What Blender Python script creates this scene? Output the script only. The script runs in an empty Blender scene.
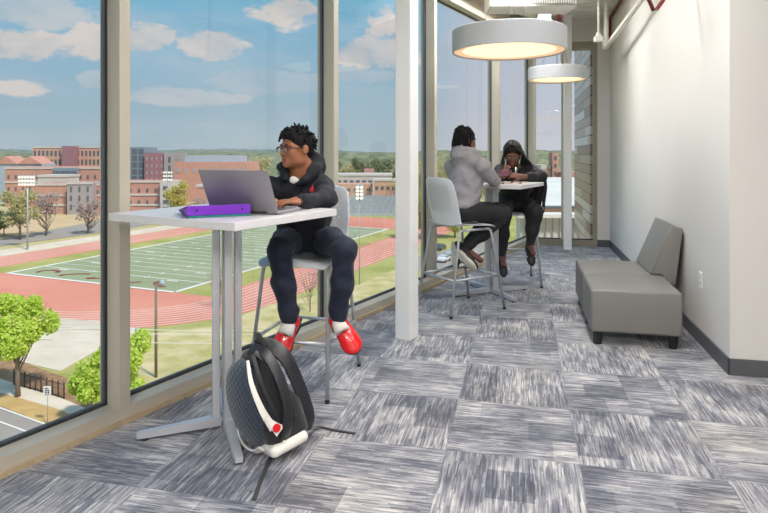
import bpy, bmesh, math, random
import numpy as np
from mathutils import Vector, Matrix
from mathutils.bvhtree import BVHTree
random.seed(7); rng = np.random.default_rng(7)
sc = bpy.context.scene
COL = sc.collection
F = 610.0; H = 1.42; CX = 384.0; HY = 153.0
PI = math.pi
V = Vector

def P(x, y, Y):            # a viewing ray of the camera at depth Y -> metres
    return V(((x-CX)*Y/F, Y, H-(y-HY)*Y/F))
def FL(x, y, z=0.0):       # the point of a horizontal plane seen at a pixel
    Y = (H-z)*F/(y-HY); return V(((x-CX)*Y/F, Y, z))
GZ = H-24.0
def G(x, y, dz=0.0): 
    p = FL(x, y, GZ); p.z += dz; return p

def lin(c):
    c = c/255.0
    return c/12.92 if c <= .04045 else ((c+.055)/1.055)**2.4
def C(r, g, b): return (lin(r), lin(g), lin(b), 1.0)

# ---------------------------------------------------------------- nodes
class NT:
    def __init__(s, tree): s.t = tree; s.n = tree.nodes; s.l = tree.links
    def new(s, t, **kw):
        n = s.n.new(t)
        for k, v in kw.items(): setattr(n, k, v)
        return n
    def put(s, sock, v):
        if isinstance(v, bpy.types.NodeSocket): s.l.new(v, sock)
        else: sock.default_value = v
    def m(s, op, a, b=0.0, c=0.0, clamp=False):
        n = s.new('ShaderNodeMath', operation=op); n.use_clamp = clamp
        s.put(n.inputs[0], a); s.put(n.inputs[1], b); s.put(n.inputs[2], c)
        return n.outputs[0]
    def xyz(s, x, y, z=0.0):
        n = s.new('ShaderNodeCombineXYZ')
        for i, v in enumerate((x, y, z)): s.put(n.inputs[i], v)
        return n.outputs[0]
    def sep(s, v):
        n = s.new('ShaderNodeSeparateXYZ'); s.put(n.inputs[0], v); return n.outputs
    def noise(s, v, scale=1.0, detail=2.0, rough=.5):
        n = s.new('ShaderNodeTexNoise'); s.put(n.inputs['Vector'], v)
        n.inputs['Scale'].default_value = scale; n.inputs['Detail'].default_value = detail
        n.inputs['Roughness'].default_value = rough
        return n.outputs[0]
    def white(s, v):
        n = s.new('ShaderNodeTexWhiteNoise', noise_dimensions='3D'); s.put(n.inputs['Vector'], v); return n.outputs[0]
    def mix(s, f, a, b):
        n = s.new('ShaderNodeMix', data_type='RGBA')
        s.put(n.inputs[0], f); s.put(n.inputs[6], a); s.put(n.inputs[7], b); return n.outputs[2]
    def ramp(s, f, stops):
        n = s.new('ShaderNodeValToRGB'); s.put(n.inputs[0], f)
        cr = n.color_ramp
        while len(cr.elements) < len(stops): cr.elements.new(.5)
        for e, (p, c) in zip(cr.elements, stops): e.position = p; e.color = c
        return n.outputs[0]
    def sstep(s, v, a, b):
        n = s.new('ShaderNodeMapRange', interpolation_type='SMOOTHSTEP')
        s.put(n.inputs[0], v); n.inputs[1].default_value = a; n.inputs[2].default_value = b
        return n.outputs[0]
    def obj(s): return s.new('ShaderNodeTexCoord').outputs['Object']
    def pos(s): return s.new('ShaderNodeNewGeometry').outputs['Position']

def mat(name, col, rough=.6, metal=0.0, var=0.0, scale=8.0, bump=0.0, bscale=60.0, coat=0.0, sheen=0.0, spec=.5, emis=None, estr=0.0):
    m = bpy.data.materials.new(name); m.use_nodes = True
    t = NT(m.node_tree); b = m.node_tree.nodes['Principled BSDF']
    b.inputs['Base Color'].default_value = col
    b.inputs['Roughness'].default_value = rough; b.inputs['Metallic'].default_value = metal
    b.inputs['Specular IOR Level'].default_value = spec
    b.inputs['Coat Weight'].default_value = coat; b.inputs['Sheen Weight'].default_value = sheen
    if var > 0:
        f = t.noise(t.obj(), scale, 3)
        d = tuple(c*(1-var) for c in col[:3])+(1,); e = tuple(min(1, c*(1+var)) for c in col[:3])+(1,)
        t.put(b.inputs['Base Color'], t.ramp(f, [(.3, d), (.7, e)]))
    if bump > 0:
        n = t.new('ShaderNodeBump'); n.inputs['Strength'].default_value = bump; n.inputs['Distance'].default_value = .004
        t.put(n.inputs['Height'], t.noise(t.obj(), bscale, 3)); t.put(b.inputs['Normal'], n.outputs[0])
    if emis:
        b.inputs['Emission Color'].default_value = emis; b.inputs['Emission Strength'].default_value = estr
    return m

# ---------------------------------------------------------------- objects
def tag(o, label=None, cat=None, group=None, kind=None):
    if label: o['label'] = label
    if cat: o['category'] = cat
    if group: o['group'] = group
    if kind: o['kind'] = kind
    return o
def empty(name, loc=(0, 0, 0), rz=0.0, label=None, cat=None, group=None, kind=None):
    o = bpy.data.objects.new(name, None); COL.objects.link(o)
    o.location = loc; o.rotation_euler = (0, 0, rz); o.empty_display_size = .1
    return tag(o, label, cat, group, kind)
def link(name, me, mats, parent=None, smooth=False):
    o = bpy.data.objects.new(name, me); COL.objects.link(o)
    for m in (mats if isinstance(mats, (list, tuple)) else [mats]): me.materials.append(m)
    if smooth:
        me.polygons.foreach_set('use_smooth', [True]*len(me.polygons))
    if parent: o.parent = parent
    return o
def world_to(parent, o):        # mesh was built in world space: keep it there under its parent
    o.matrix_parent_inverse = Matrix.LocRotScale(parent.location, parent.rotation_euler, None).inverted()
    return o

class MB:
    """collects shapes, links them as one mesh"""
    def __init__(s): s.bm = bmesh.new(); s.mi = 0
    def _new(s, verts):
        fs = set()
        for v in verts:
            for f in v.link_faces: fs.add(f)
        for f in fs: f.material_index = s.mi
        return verts
    def box(s, c, d, M=None, bev=0.0, seg=2):
        r = bmesh.ops.create_cube(s.bm, size=1.0)['verts']
        bmesh.ops.scale(s.bm, vec=V(d), verts=r)
        if bev > 0:
            es = list({e for v in r for e in v.link_edges})
            b = bmesh.ops.bevel(s.bm, geom=es, offset=min(bev, min(d)*.49), segments=seg, affect='EDGES', profile=.5)
            vs = {v for f in b['faces'] for v in f.verts}
            seen = set(vs); st = list(vs)
            while st:
                v = st.pop()
                for e in v.link_edges:
                    w = e.other_vert(v)
                    if w not in seen: seen.add(w); st.append(w)
            r = list(seen)
        bmesh.ops.translate(s.bm, vec=V(c), verts=r)
        if M is not None: bmesh.ops.transform(s.bm, matrix=M, verts=r)
        s._new(r); return s
    def poly(s, pts, th, up=V((0, 0, 1))):     # extruded polygon, pts = top ring, th downwards
        a = [s.bm.verts.new(V(p)) for p in pts]; b = [s.bm.verts.new(V(p)-up*th) for p in pts]
        n = len(pts); fs = [s.bm.faces.new(a), s.bm.faces.new(b[::-1])]
        for i in range(n): fs.append(s.bm.faces.new((a[i], b[i], b[(i+1) % n], a[(i+1) % n])))
        for f in fs: f.material_index = s.mi
        bmesh.ops.recalc_face_normals(s.bm, faces=fs)
        return s
    def flat(s, pts):
        f = s.bm.faces.new([s.bm.verts.new(V(p)) for p in pts]); f.material_index = s.mi
        if f.normal.z < 0 or True:
            f.normal_update()
        return s
    def tube(s, pts, r, seg=10, cap=True, flatk=1.0, up=None, closed=False):
        pts = [V(p) for p in pts]; n = len(pts)
        rs = r if isinstance(r, (list, tuple)) else [r]*n
        rings = []; prev = None
        for i, p in enumerate(pts):
            if closed: d = pts[(i+1) % n]-pts[i-1]
            else: d = pts[min(i+1, n-1)]-pts[max(i-1, 0)]
            if d.length < 1e-9: d = V((0, 0, 1))
            d.normalize()
            if prev is None:
                u = up.copy() if up else (V((0, 0, 1)) if abs(d.z) < .9 else V((1, 0, 0)))
            else: u = prev
            u = u-d*u.dot(d)
            if u.length < 1e-6: u = d.orthogonal()
            u.normalize(); prev = u; w = d.cross(u)
            rings.append([s.bm.verts.new(p+(u*math.cos(2*PI*k/seg)*flatk+w*math.sin(2*PI*k/seg))*rs[i]) for k in range(seg)])
        m = n if closed else n-1
        for i in range(m):
            A, B = rings[i], rings[(i+1) % n]
            for k in range(seg):
                f = s.bm.faces.new((A[k], A[(k+1) % seg], B[(k+1) % seg], B[k])); f.material_index = s.mi; f.smooth = True
        if cap and not closed:
            f = s.bm.faces.new(rings[0][::-1]); f.material_index = s.mi
            f = s.bm.faces.new(rings[-1]); f.material_index = s.mi
        return s
    def lathe(s, c, prof, seg=48, axis=V((0, 0, 1))):
        q = V((0, 0, 1)).rotation_difference(axis); rings = []
        for r, z in prof:
            rings.append([s.bm.verts.new(V(c)+q @ V((r*math.cos(2*PI*k/seg), r*math.sin(2*PI*k/seg), z))) for k in range(seg)] if r > 1e-6 else [s.bm.verts.new(V(c)+q @ V((0, 0, z)))])
        for A, B in zip(rings, rings[1:]):
            for k in range(seg):
                k2 = (k+1) % seg
                if len(A) == 1 and len(B) == 1: continue
                if len(A) == 1: f = s.bm.faces.new((A[0], B[k2], B[k]))
                elif len(B) == 1: f = s.bm.faces.new((A[k], A[k2], B[0]))
                else: f = s.bm.faces.new((A[k], A[k2], B[k2], B[k]))
                f.material_index = s.mi
        return s
    def ball(s, c, r, seg=16, M=None):
        r3 = (r, r, r) if isinstance(r, (int, float)) else r
        vs = bmesh.ops.create_uvsphere(s.bm, u_segments=seg, v_segments=max(6, seg//2), radius=1.0)['verts']
        bmesh.ops.scale(s.bm, vec=V(r3), verts=vs)
        if M is not None: bmesh.ops.transform(s.bm, matrix=M, verts=vs)
        bmesh.ops.translate(s.bm, vec=V(c), verts=vs)
        s._new(vs)
        for v in vs:
            for f in v.link_faces: f.smooth = True
        return s
    def build(s, name, mats, parent=None, smooth=False, world=False, auto=False):
        me = bpy.data.meshes.new(name)
        s.bm.normal_update(); s.bm.to_mesh(me); s.bm.free()
        o = link(name, me, mats, parent, smooth)
        if auto: me.set_sharp_from_angle(angle=math.radians(35))
        if parent and world: world_to(parent, o)
        return o

def bez(pts, n=24):            # Catmull-Rom through points
    pts = [V(p) for p in pts]; q = [pts[0]*2-pts[1]]+pts+[pts[-1]*2-pts[-2]]
    out = []; m = len(pts)-1
    for i in range(n+1):
        t = i/n*m; k = min(int(t), m-1); u = t-k
        a, b, c, d = q[k:k+4]
        out.append(.5*((2*b)+(c-a)*u+(2*a-5*b+4*c-d)*u*u+(3*b-a-3*c+d)*u**3))
    return out

def children(o): return [c for c in COL.objects if c.parent == o]
def copy_tree(o, parent=None):
    c = o.copy(); COL.objects.link(c)
    if parent: c.parent = parent
    for ch in children(o):
        d = copy_tree(ch, c); d.matrix_parent_inverse = ch.matrix_parent_inverse.copy()
    return c

# ---------------------------------------------------------------- organic shapes: distance fields meshed with surface nets
def cap(a, b, ra, rb, k=.02, op='+'): return ('cap', V(a), V(b), ra, rb, k, op)
def ell(c, r, R=None, k=.02, op='+'): return ('ell', V(c), V(r), R, None, k, op)
def rbox(c, r, R=None, rr=.01, k=.02, op='+'): return ('box', V(c), V(r), R, rr, k, op)
def chain(pts, rs, k=.02): return [cap(pts[i], pts[i+1], rs[i], rs[i+1], k) for i in range(len(pts)-1)]

def sdf(prims, h, disp=None, cut=None):
    lo = np.full(3, 1e9); hi = -lo
    bb = []
    for p in prims:
        if p[0] == 'cap':
            a, b = np.array(p[1]), np.array(p[2]); r = max(p[3], p[4])
            l, u = np.minimum(a, b)-r, np.maximum(a, b)+r
        else:
            r = max(p[2])*(1.75 if p[0] == 'box' else 1.0); l, u = np.array(p[1])-r, np.array(p[1])+r
        bb.append((l, u))
        if p[6] == '+': lo = np.minimum(lo, l); hi = np.maximum(hi, u)
    lo -= 3*h+.01; hi += 3*h+.01
    n = np.ceil((hi-lo)/h).astype(int)+1
    D = np.full(n, 9.0, np.float32)
    ax = [(lo[i]+h*np.arange(n[i])).astype(np.float32) for i in range(3)]
    for p, (l, u) in zip(prims, bb):
        mg = p[5]+2.5*h+.012
        i0 = np.maximum(0, np.floor((l-mg-lo)/h).astype(int)); i1 = np.minimum(n, np.ceil((u+mg-lo)/h).astype(int)+1)
        if (i1 <= i0).any(): continue
        sl = tuple(slice(i0[i], i1[i]) for i in range(3))
        X = ax[0][sl[0]][:, None, None]; Y = ax[1][sl[1]][None, :, None]; Z = ax[2][sl[2]][None, None, :]
        if p[0] == 'cap':
            a, b = p[1], p[2]; d = b-a; L2 = max(d.length_squared, 1e-12)
            px, py, pz = X-a.x, Y-a.y, Z-a.z
            t = np.clip((px*d.x+py*d.y+pz*d.z)/L2, 0, 1)
            dd = np.sqrt((px-t*d.x)**2+(py-t*d.y)**2+(pz-t*d.z)**2)-(p[3]+(p[4]-p[3])*t)
        else:
            c, r, R = p[1], p[2], p[3]
            px, py, pz = X-c.x, Y-c.y, Z-c.z
            if R is not None:
                e = [V(R.col[i]) for i in range(3)]
                px, py, pz = [px*q.x+py*q.y+pz*q.z for q in e]
            if p[0] == 'ell':
                k0 = np.sqrt((px/r.x)**2+(py/r.y)**2+(pz/r.z)**2)
                k1 = np.sqrt((px/r.x**2)**2+(py/r.y**2)**2+(pz/r.z**2)**2)+1e-9
                dd = k0*(k0-1)/k1
            else:
                rr = p[4]
                qx, qy, qz = np.abs(px)-r.x+rr, np.abs(py)-r.y+rr, np.abs(pz)-r.z+rr
                dd = np.sqrt(np.maximum(qx, 0)**2+np.maximum(qy, 0)**2+np.maximum(qz, 0)**2)+np.minimum(np.maximum(qx, np.maximum(qy, qz)), 0)-rr
        A = D[sl]; k = max(p[5], 1e-4)
        if p[6] == '+':
            hh = np.maximum(k-np.abs(A-dd), 0)/k; D[sl] = np.minimum(A, dd)-hh*hh*k*.25
        else:
            hh = np.maximum(k-np.abs(A+dd), 0)/k; D[sl] = np.maximum(A, -dd)+hh*hh*k*.25
    if disp or cut:
        X = ax[0][:, None, None]; Y = ax[1][None, :, None]; Z = ax[2][None, None, :]
        if disp: D = D+disp(X, Y, Z).astype(np.float32)
        if cut: D = np.maximum(D, cut(X, Y, Z))
    D[0] = D[-1] = 1; D[:, 0] = D[:, -1] = 1; D[:, :, 0] = D[:, :, -1] = 1
    return nets(D, lo, h)

def nets(D, lo, h):
    s = D < 0
    def cs(A, i, j, k):
        a, b, c = A.shape; return A[i:a-1+i, j:b-1+j, k:c-1+k]
    cnt = sum(cs(s, i, j, k).astype(np.int8) for i in (0, 1) for j in (0, 1) for k in (0, 1))
    mask = (cnt > 0) & (cnt < 8)
    ii = np.argwhere(mask); N = len(ii)
    idx = np.full(mask.shape, -1, np.int64); idx[mask] = np.arange(N)
    pos = np.zeros((N, 3)); num = np.zeros(N)
    co = [(0,0,0),(1,0,0),(0,1,0),(1,1,0),(0,0,1),(1,0,1),(0,1,1),(1,1,1)]
    val = {c: D[ii[:, 0]+c[0], ii[:, 1]+c[1], ii[:, 2]+c[2]].astype(np.float64) for c in co}
    for a in co:
        for axn in range(3):
            if a[axn] == 1: continue
            b = list(a); b[axn] = 1; b = tuple(b)
            va, vb = val[a], val[b]; x = (va < 0) != (vb < 0)
            t = np.where(x, va/np.where(x, va-vb, 1), 0)
            q = np.tile(np.array(a, float), (N, 1)); q[:, axn] += t
            pos[x] += q[x]; num[x] += 1
    vert = (ii+pos/num[:, None])*h+lo
    faces = []
    for axn in range(3):
        A = s; B = np.roll(s, -1, axn)
        x = A != B
        sl = [slice(1, -1)]*3
        e = np.argwhere(x[1:-1, 1:-1, 1:-1])+1
        o1, o2 = [(1, 2), (2, 0), (0, 1)][axn]
        def cell(d1, d2):
            q = e.copy(); q[:, o1] -= d1; q[:, o2] -= d2
            return idx[q[:, 0], q[:, 1], q[:, 2]]
        f = np.stack([cell(1, 1), cell(0, 1), cell(0, 0), cell(1, 0)], 1)
        ins = s[e[:, 0], e[:, 1], e[:, 2]]
        f[~ins] = f[~ins][:, ::-1]
        faces.append(f)
    return vert, np.concatenate(faces)

def org(name, prims, h, mats, parent=None, disp=None, cut=None, mfun=None, world=True, relax=1):
    v, f = sdf(prims, h, disp, cut)
    for _ in range(relax):      # one light smoothing pass
        acc = np.zeros_like(v); c = np.zeros(len(v))
        for a, b in ((0, 1), (1, 2), (2, 3), (3, 0)):
            for p, q in ((a, b), (b, a)):
                np.add.at(acc, f[:, p], v[f[:, q]]); np.add.at(c, f[:, p], 1)
        v = v*.5+acc/np.maximum(c, 1)[:, None]*.5
    me = bpy.data.meshes.new(name)
    me.from_pydata(v.tolist(), [], f.tolist())
    o = link(name, me, mats, parent, True)
    if mfun:
        cen = v[f].mean(1)
        me.polygons.foreach_set('material_index', np.asarray(mfun(cen), np.int32).tolist())
    if parent and world: world_to(parent, o)
    return o

def hit(o, px, py):           # point on a world-space mesh met by the viewing ray
    me = o.data
    t = BVHTree.FromPolygons([v.co for v in me.vertices], [p.vertices[:] for p in me.polygons])
    d = P(px, py, 1.0)-V((0, 0, H))
    return t.ray_cast(V((0, 0, H)), d.normalized())[:2]

def frame(fwd, up=V((0, 0, 1))):     # columns: right, forward, up
    f = V(fwd).normalized(); r = f.cross(V(up)).normalized(); u = r.cross(f)
    return Matrix((r, f, u)).transposed()
# ---------------------------------------------------------------- room axes
U = V((.5007, .8656, 0)); NI = V((.8656, -.5007, 0))     # window wall: along, inwards
W0 = V((-1.675, 2.66, 0))
def WP(s, n=0.0, z=0.0): 
    p = W0+U*s+NI*n; p.z = z; return p
CA = V((2.214, 3.907, 0)); CB = V((3.41, 9.21, 0))        # right wall near / far corner
R = (CB-CA).normalized(); E = V((R.y, -R.x, 0))           # along the right wall; across (to the right)
ZC = 3.48
angU = math.atan2(U.y, U.x)
M_frame = mat('window_frame_paint', C(188, 181, 166), .45, 0.1, .02)
M_gasket = mat('black_gasket', C(40, 44, 48), .6)
M_white = mat('white_paint', C(226, 226, 224), .7, var=.015, scale=3)
M_wall = mat('wall_paint', C(214, 211, 207), .75, var=.012, scale=2.0, bump=.05, bscale=200)
M_wall2 = mat('wall_paint_cream', C(220, 216, 205), .75, var=.012, scale=2.0)
M_base = mat('rubber_baseboard', C(86, 88, 92), .5)
M_beam = mat('beam_paint', C(222, 217, 210), .6, var=.02)
M_fascia = mat('taupe_fascia', C(134, 122, 106), .7, var=.06, scale=3)
M_red = mat('red_pipe_paint', C(112, 40, 38), .45)
M_trim = mat('tan_floor_trim', C(176, 158, 128), .6, var=.1, scale=20)

# glass: thin architectural pane
def glass():
    m = bpy.data.materials.new('window_glass'); m.use_nodes = True
    t = NT(m.node_tree); t.n.remove(t.n['Principled BSDF']); out = t.n['Material Output']
    tr = t.new('ShaderNodeBsdfTransparent'); tr.inputs[0].default_value = (.965, .972, .968, 1)
    gl = t.new('ShaderNodeBsdfGlossy'); gl.inputs['Roughness'].default_value = .01; gl.inputs[0].default_value = (.8, .85, .9, 1)
    fr = t.new('ShaderNodeFresnel'); fr.inputs[0].default_value = 1.45
    f = t.m('MULTIPLY', fr.outputs[0], .08)
    mx = t.new('ShaderNodeMixShader'); t.put(mx.inputs[0], f); t.put(mx.inputs[1], tr.outputs[0]); t.put(mx.inputs[2], gl.outputs[0])
    t.put(out.inputs[0], mx.outputs[0]); return m
M_glass = glass()

def carpet():
    m = bpy.data.materials.new('carpet_tiles'); m.use_nodes = True
    t = NT(m.node_tree); b = t.n['Principled BSDF']; b.inputs['Roughness'].default_value = .9; b.inputs['Specular IOR Level'].default_value = .2; b.inputs['Sheen Weight'].default_value = .35; b.inputs['Sheen Roughness'].default_value = .45
    x, y, z = t.sep(t.pos())[:3]
    O = (.296, 2.917); k = 1/.612
    dx = t.m('SUBTRACT', x, O[0]); dy = t.m('SUBTRACT', y, O[1])
    u = t.m('ADD', t.m('MULTIPLY', dx, E.x*k), t.m('MULTIPLY', dy, E.y*k))
    v = t.m('ADD', t.m('MULTIPLY', dx, R.x*k), t.m('MULTIPLY', dy, R.y*k))
    iu = t.m('FLOOR', u); iv = t.m('FLOOR', v)
    par = t.m('MODULO', t.m('ADD', t.m('ADD', iu, iv), 1000), 2)      # 1: streaks along the right wall
    ac = t.m('ADD', t.m('MULTIPLY', par, u), t.m('MULTIPLY', t.m('SUBTRACT', 1, par), v))
    al = t.m('ADD', t.m('MULTIPLY', par, v), t.m('MULTIPLY', t.m('SUBTRACT', 1, par), u))
    cid = t.m('ADD', t.m('MULTIPLY', iu, 3.17), t.m('MULTIPLY', iv, 7.31))
    tb = t.white(t.xyz(iu, iv, 2.5))
    jit = t.noise(t.xyz(t.m('MULTIPLY', ac, 9), t.m('MULTIPLY', al, 2), cid), 1, 2)
    s1 = t.noise(t.xyz(t.m('MULTIPLY', ac, 120), t.m('MULTIPLY', al, 5), cid), 1, 3, .6)
    s2 = t.noise(t.xyz(t.m('MULTIPLY', ac, 34), t.m('MULTIPLY', al, 5), t.m('ADD', cid, 5)), 1, 2, .5)
    s3 = t.noise(t.xyz(t.m('MULTIPLY', ac, 4), t.m('MULTIPLY', al, 2.6), t.m('ADD', cid, 9)), 1, 2, .5)
    th = t.m('FLOOR', t.m('MULTIPLY', ac, 88)); sg = t.m('FLOOR', t.m('ADD', t.m('MULTIPLY', al, 5), t.m('MULTIPLY', t.white(t.xyz(th, cid, 4)), 7)))
    yarn = t.white(t.xyz(th, sg, cid))
    # rectangular patches inside a tile
    fa = t.m('FLOOR', t.m('MULTIPLY', ac, 3.0)); 
    off = t.m('MULTIPLY', t.white(t.xyz(fa, cid, 1.0)), 3)
    fb = t.m('FLOOR', t.m('ADD', t.m('MULTIPLY', al, 2.6), off))
    blk = t.white(t.xyz(fa, fb, cid))
    edge = t.m('FRACT', t.m('MULTIPLY', ac, 60))
    val = t.m('ADD', t.m('MULTIPLY', t.m('SUBTRACT', s1, .5), .95), .485)
    val = t.m('ADD', val, t.m('MULTIPLY', t.m('SUBTRACT', yarn, .5), .42))
    val = t.m('ADD', val, t.m('MULTIPLY', t.m('SUBTRACT', s2, .5), .62))
    val = t.m('ADD', val, t.m('MULTIPLY', t.m('SUBTRACT', s3, .5), .85))
    val = t.m('ADD', val, t.m('MULTIPLY', t.m('SUBTRACT', blk, .5), .20))
    dk = t.sstep(blk, .22, .10)
    val = t.m('SUBTRACT', val, t.m('MULTIPLY', dk, .10))
    val = t.m('ADD', val, t.m('MULTIPLY', t.m('SUBTRACT', tb, .5), .08))
    fine = t.noise(t.pos(), 420, 1)
    val = t.m('ADD', val, t.m('MULTIPLY', t.m('SUBTRACT', fine, .5), .35))
    c1 = t.ramp(val, [(.08, C(66, 70, 84)), (.34, C(104, 106, 118)), (.56, C(140, 141, 148)), (.94, C(204, 201, 199))])
    warm = t.sstep(t.noise(t.xyz(x, y, 3), 2.1, 2), .5, .72)
    c2 = t.mix(t.m('MULTIPLY', warm, .35), c1, t.ramp(val, [(.12, C(104, 100, 96)), (.9, C(214, 208, 196))]))
    # seams between the tiles
    def seam(w):
        f = t.m('FRACT', w); return t.m('MINIMUM', f, t.m('SUBTRACT', 1, f))
    sm = t.sstep(t.m('MINIMUM', seam(u), seam(v)), .010, .003)
    t.put(b.inputs['Base Color'], t.mix(t.m('MULTIPLY', sm, .18), c2, C(80, 84, 96)))
    bp = t.new('ShaderNodeBump'); bp.inputs['Strength'].default_value = .3; bp.inputs['Distance'].default_value = .003
    t.put(bp.inputs['Height'], val); t.put(b.inputs['Normal'], bp.outputs[0])
    return m
M_carpet = carpet()

CE = CA+E*4.5                                             # right end of the near right wall
BACK = -2.6
sA = WP(-4.2, -.16); 
end_l = WP(8.25, -.16)
floor_pts = [WP(-5.6, -.16), WP(8.3, -.16), CB+R*.12+E*.1, CB+E*.1, CA+V((0.05,0.02,0)), CE+R*.1, V((CE.x, BACK, 0)), V((WP(-5.6,-.16).x, BACK, 0))]
f_ = MB(); f_.poly(floor_pts, .3); tag(f_.build('floor', M_carpet), kind='structure')
# deck of corrugated metal as the ceiling
cm = bmesh.new()
M_deck = mat('deck_paint', C(226, 222, 216), .6, var=.02)
mb = MB()
x0, x1 = -7.0, 9.5
prof = []; n = 0; yy = BACK-.5
while yy < 12:
    prof += [(yy, 0), (yy+.075, 0), (yy+.095, .04), (yy+.15, .04)]; yy += .17
q = V((0, 0, 0)); vs0 = []; vs1 = []
def dk(a, b, z): p = R*b+E*a; return V((p.x, p.y, ZC+z))
for b_, z_ in prof:
    vs0.append(mb.bm.verts.new(dk(x0, b_, z_))); vs1.append(mb.bm.verts.new(dk(x1, b_, z_)))
for i in range(len(prof)-1): mb.bm.faces.new((vs0[i], vs0[i+1], vs1[i+1], vs1[i]))
def clip(bm):
    for co, no in ((WP(0, -.16), -NI), (EW0(0, -.15), R)):
        bmesh.ops.bisect_plane(bm, geom=bm.verts[:]+bm.edges[:]+bm.faces[:], plane_co=co, plane_no=no, clear_outer=True)
    bmesh.ops.contextual_create(bm, geom=[e for e in bm.edges if e.is_boundary]) if False else None
EW0 = lambda t, n: CB-E*t-R*n
clip(mb.bm)
ceil = mb.build('ceiling', M_deck); tag(ceil, kind='structure')
md = ceil.modifiers.new('t', 'SOLIDIFY'); md.thickness = .03; md.offset = 1
mb = MB().poly([dk(x0, -6, .25), dk(x1, -6, .25), dk(x1, 12.0, .25), dk(x0, 12.0, .25)], .12); clip(mb.bm)
tag(mb.build('ceiling_slab', M_beam), kind='structure')

def wallbox(name, a, b, th, z0, z1, m, side=1):
    a, b = V(a), V(b); d = (b-a).normalized(); nn = V((d.y, -d.x, 0))*side*th
    mb = MB(); z = V((0, 0, z1))
    mb.poly([a+z, b+z, b+nn+z, a+nn+z], z1-z0)
    return tag(mb.build(name, m), kind='structure')
wallbox('wall_right', CA+R*.0, CB+R*.2, .25, 0, ZC+.03, M_wall)
wallbox('wall_right.001', CA+V((.0006,.0006,0))-E*.0, CE, .25, 0, ZC+.03, M_wall2, -1)
wallbox('wall_rear', V((-8, BACK, 0)), V((CE.x+.2, BACK, 0)), .2, 0, ZC+.03, M_wall)
wallbox('wall_far_right', V((CE.x, BACK, 0)), CE, .2, 0, ZC+.03, M_wall)
# baseboards
def baseb(name, a, b, side): 
    a, b = V(a), V(b); d = (b-a).normalized(); nn = V((d.y, -d.x, 0))*side
    mb = MB(); z = V((0, 0, .105)); mb.poly([a+z, b+z, b+nn*.012+z, a+nn*.012+z], .104)
    return tag(mb.build(name, M_base), kind='structure')
baseb('baseboard_right', CA-E*.0-R*.012, CB-R*.01, -1)
baseb('baseboard_near', CA-E*.012, CE, 1)

# ---------------------------------------------------------------- window wall
MUL = [-3.1, -1.2, .66, 2.61, 4.48, 6.50, 8.17]         # right edge of each mullion, metres along the wall
MW = .064; MD = .112; ZS = .088; ZH = 3.13
for i in range(len(MUL)-1):
    a, b = MUL[i], MUL[i+1]-MW
    root = empty('window_%d' % (i+1), WP((a+b)/2, -.12, 0), 0, kind='structure')
    mb = MB(); mb.poly([WP(a-.0, 0, ZS), WP(b+.0, 0, ZS), WP(b, -.16, ZS), WP(a, -.16, ZS)], ZS-.001)
    mb.build('sill', M_frame, root, world=True)
    mb = MB(); mb.poly([WP(a, 0, ZH+.07), WP(b, 0, ZH+.07), WP(b, -.16, ZH+.07), WP(a, -.16, ZH+.07)], .07)
    mb.build('head_frame', M_frame, root, world=True)
    mb = MB(); mb.poly([WP(b, 0, ZH+.07), WP(b+MW, 0, ZH+.07), WP(b+MW, -.16, ZH+.07), WP(b, -.16, ZH+.07)], ZH+.069)
    mb.build('mullion', M_frame, root, world=True)
    g = .011; mb = MB()
    for (s0, s1, z0, z1) in ((a, b, ZS, ZS+g), (a, b, ZH-g, ZH), (a, a+g, ZS, ZH), (b-g, b, ZS, ZH)):
        mb.poly([WP(s0, -MD+.012, z1), WP(s1, -MD+.012, z1), WP(s1, -MD-.01, z1), WP(s0, -MD-.01, z1)], z1-z0)
    mb.build('gasket', M_gasket, root, world=True)
    mb = MB()                                            # pressure frame outside the gasket
    for (s0, s1, z0, z1) in ((a+g, b-g, ZS+g, ZS+g+.01), (a+g, a+g+.01, ZS, ZH), (b-g-.012, b-g, ZS, ZH)):
        mb.poly([WP(s0, -MD+.006, z1), WP(s1, -MD+.006, z1), WP(s1, -MD-.008, z1), WP(s0, -MD-.008, z1)], z1-z0)
    mb.build('inner_bead', mat('bead', C(92, 98, 106), .4, .3), root, world=True)
    mb = MB(); mb.poly([WP(a+.004, -MD, ZH-.004), WP(b-.004, -MD, ZH-.004), WP(b-.004, -MD-.006, ZH-.004), WP(a+.004, -MD-.006, ZH-.004)], ZH-ZS-.008)
    mb.build('pane', M_glass, root, world=True)
# strip of sealant at the foot, fascia above
mb = MB(); mb.poly([WP(-5, .014, .026), WP(8.2, .014, .026), WP(8.2, .0005, .026), WP(-5, .0005, .026)], .025)
tag(mb.build('trim_1', M_trim), kind='structure')
wallbox('wall_left', WP(-5.6, 0, 0), WP(8.3, 0, 0), .16, ZH+.07, ZC+.03, M_fascia, -1)
wallbox('wall_left_end', WP(-5.6, -.0, 0), WP(-3.1-MW, 0, 0), .16, 0, ZH+.07, M_wall, -1)
wallbox('wall_left_rear', V((WP(-5.6).x, BACK, 0)), WP(-5.6, 0, 0), .16, 0, ZC+.03, M_wall, -1)

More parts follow.
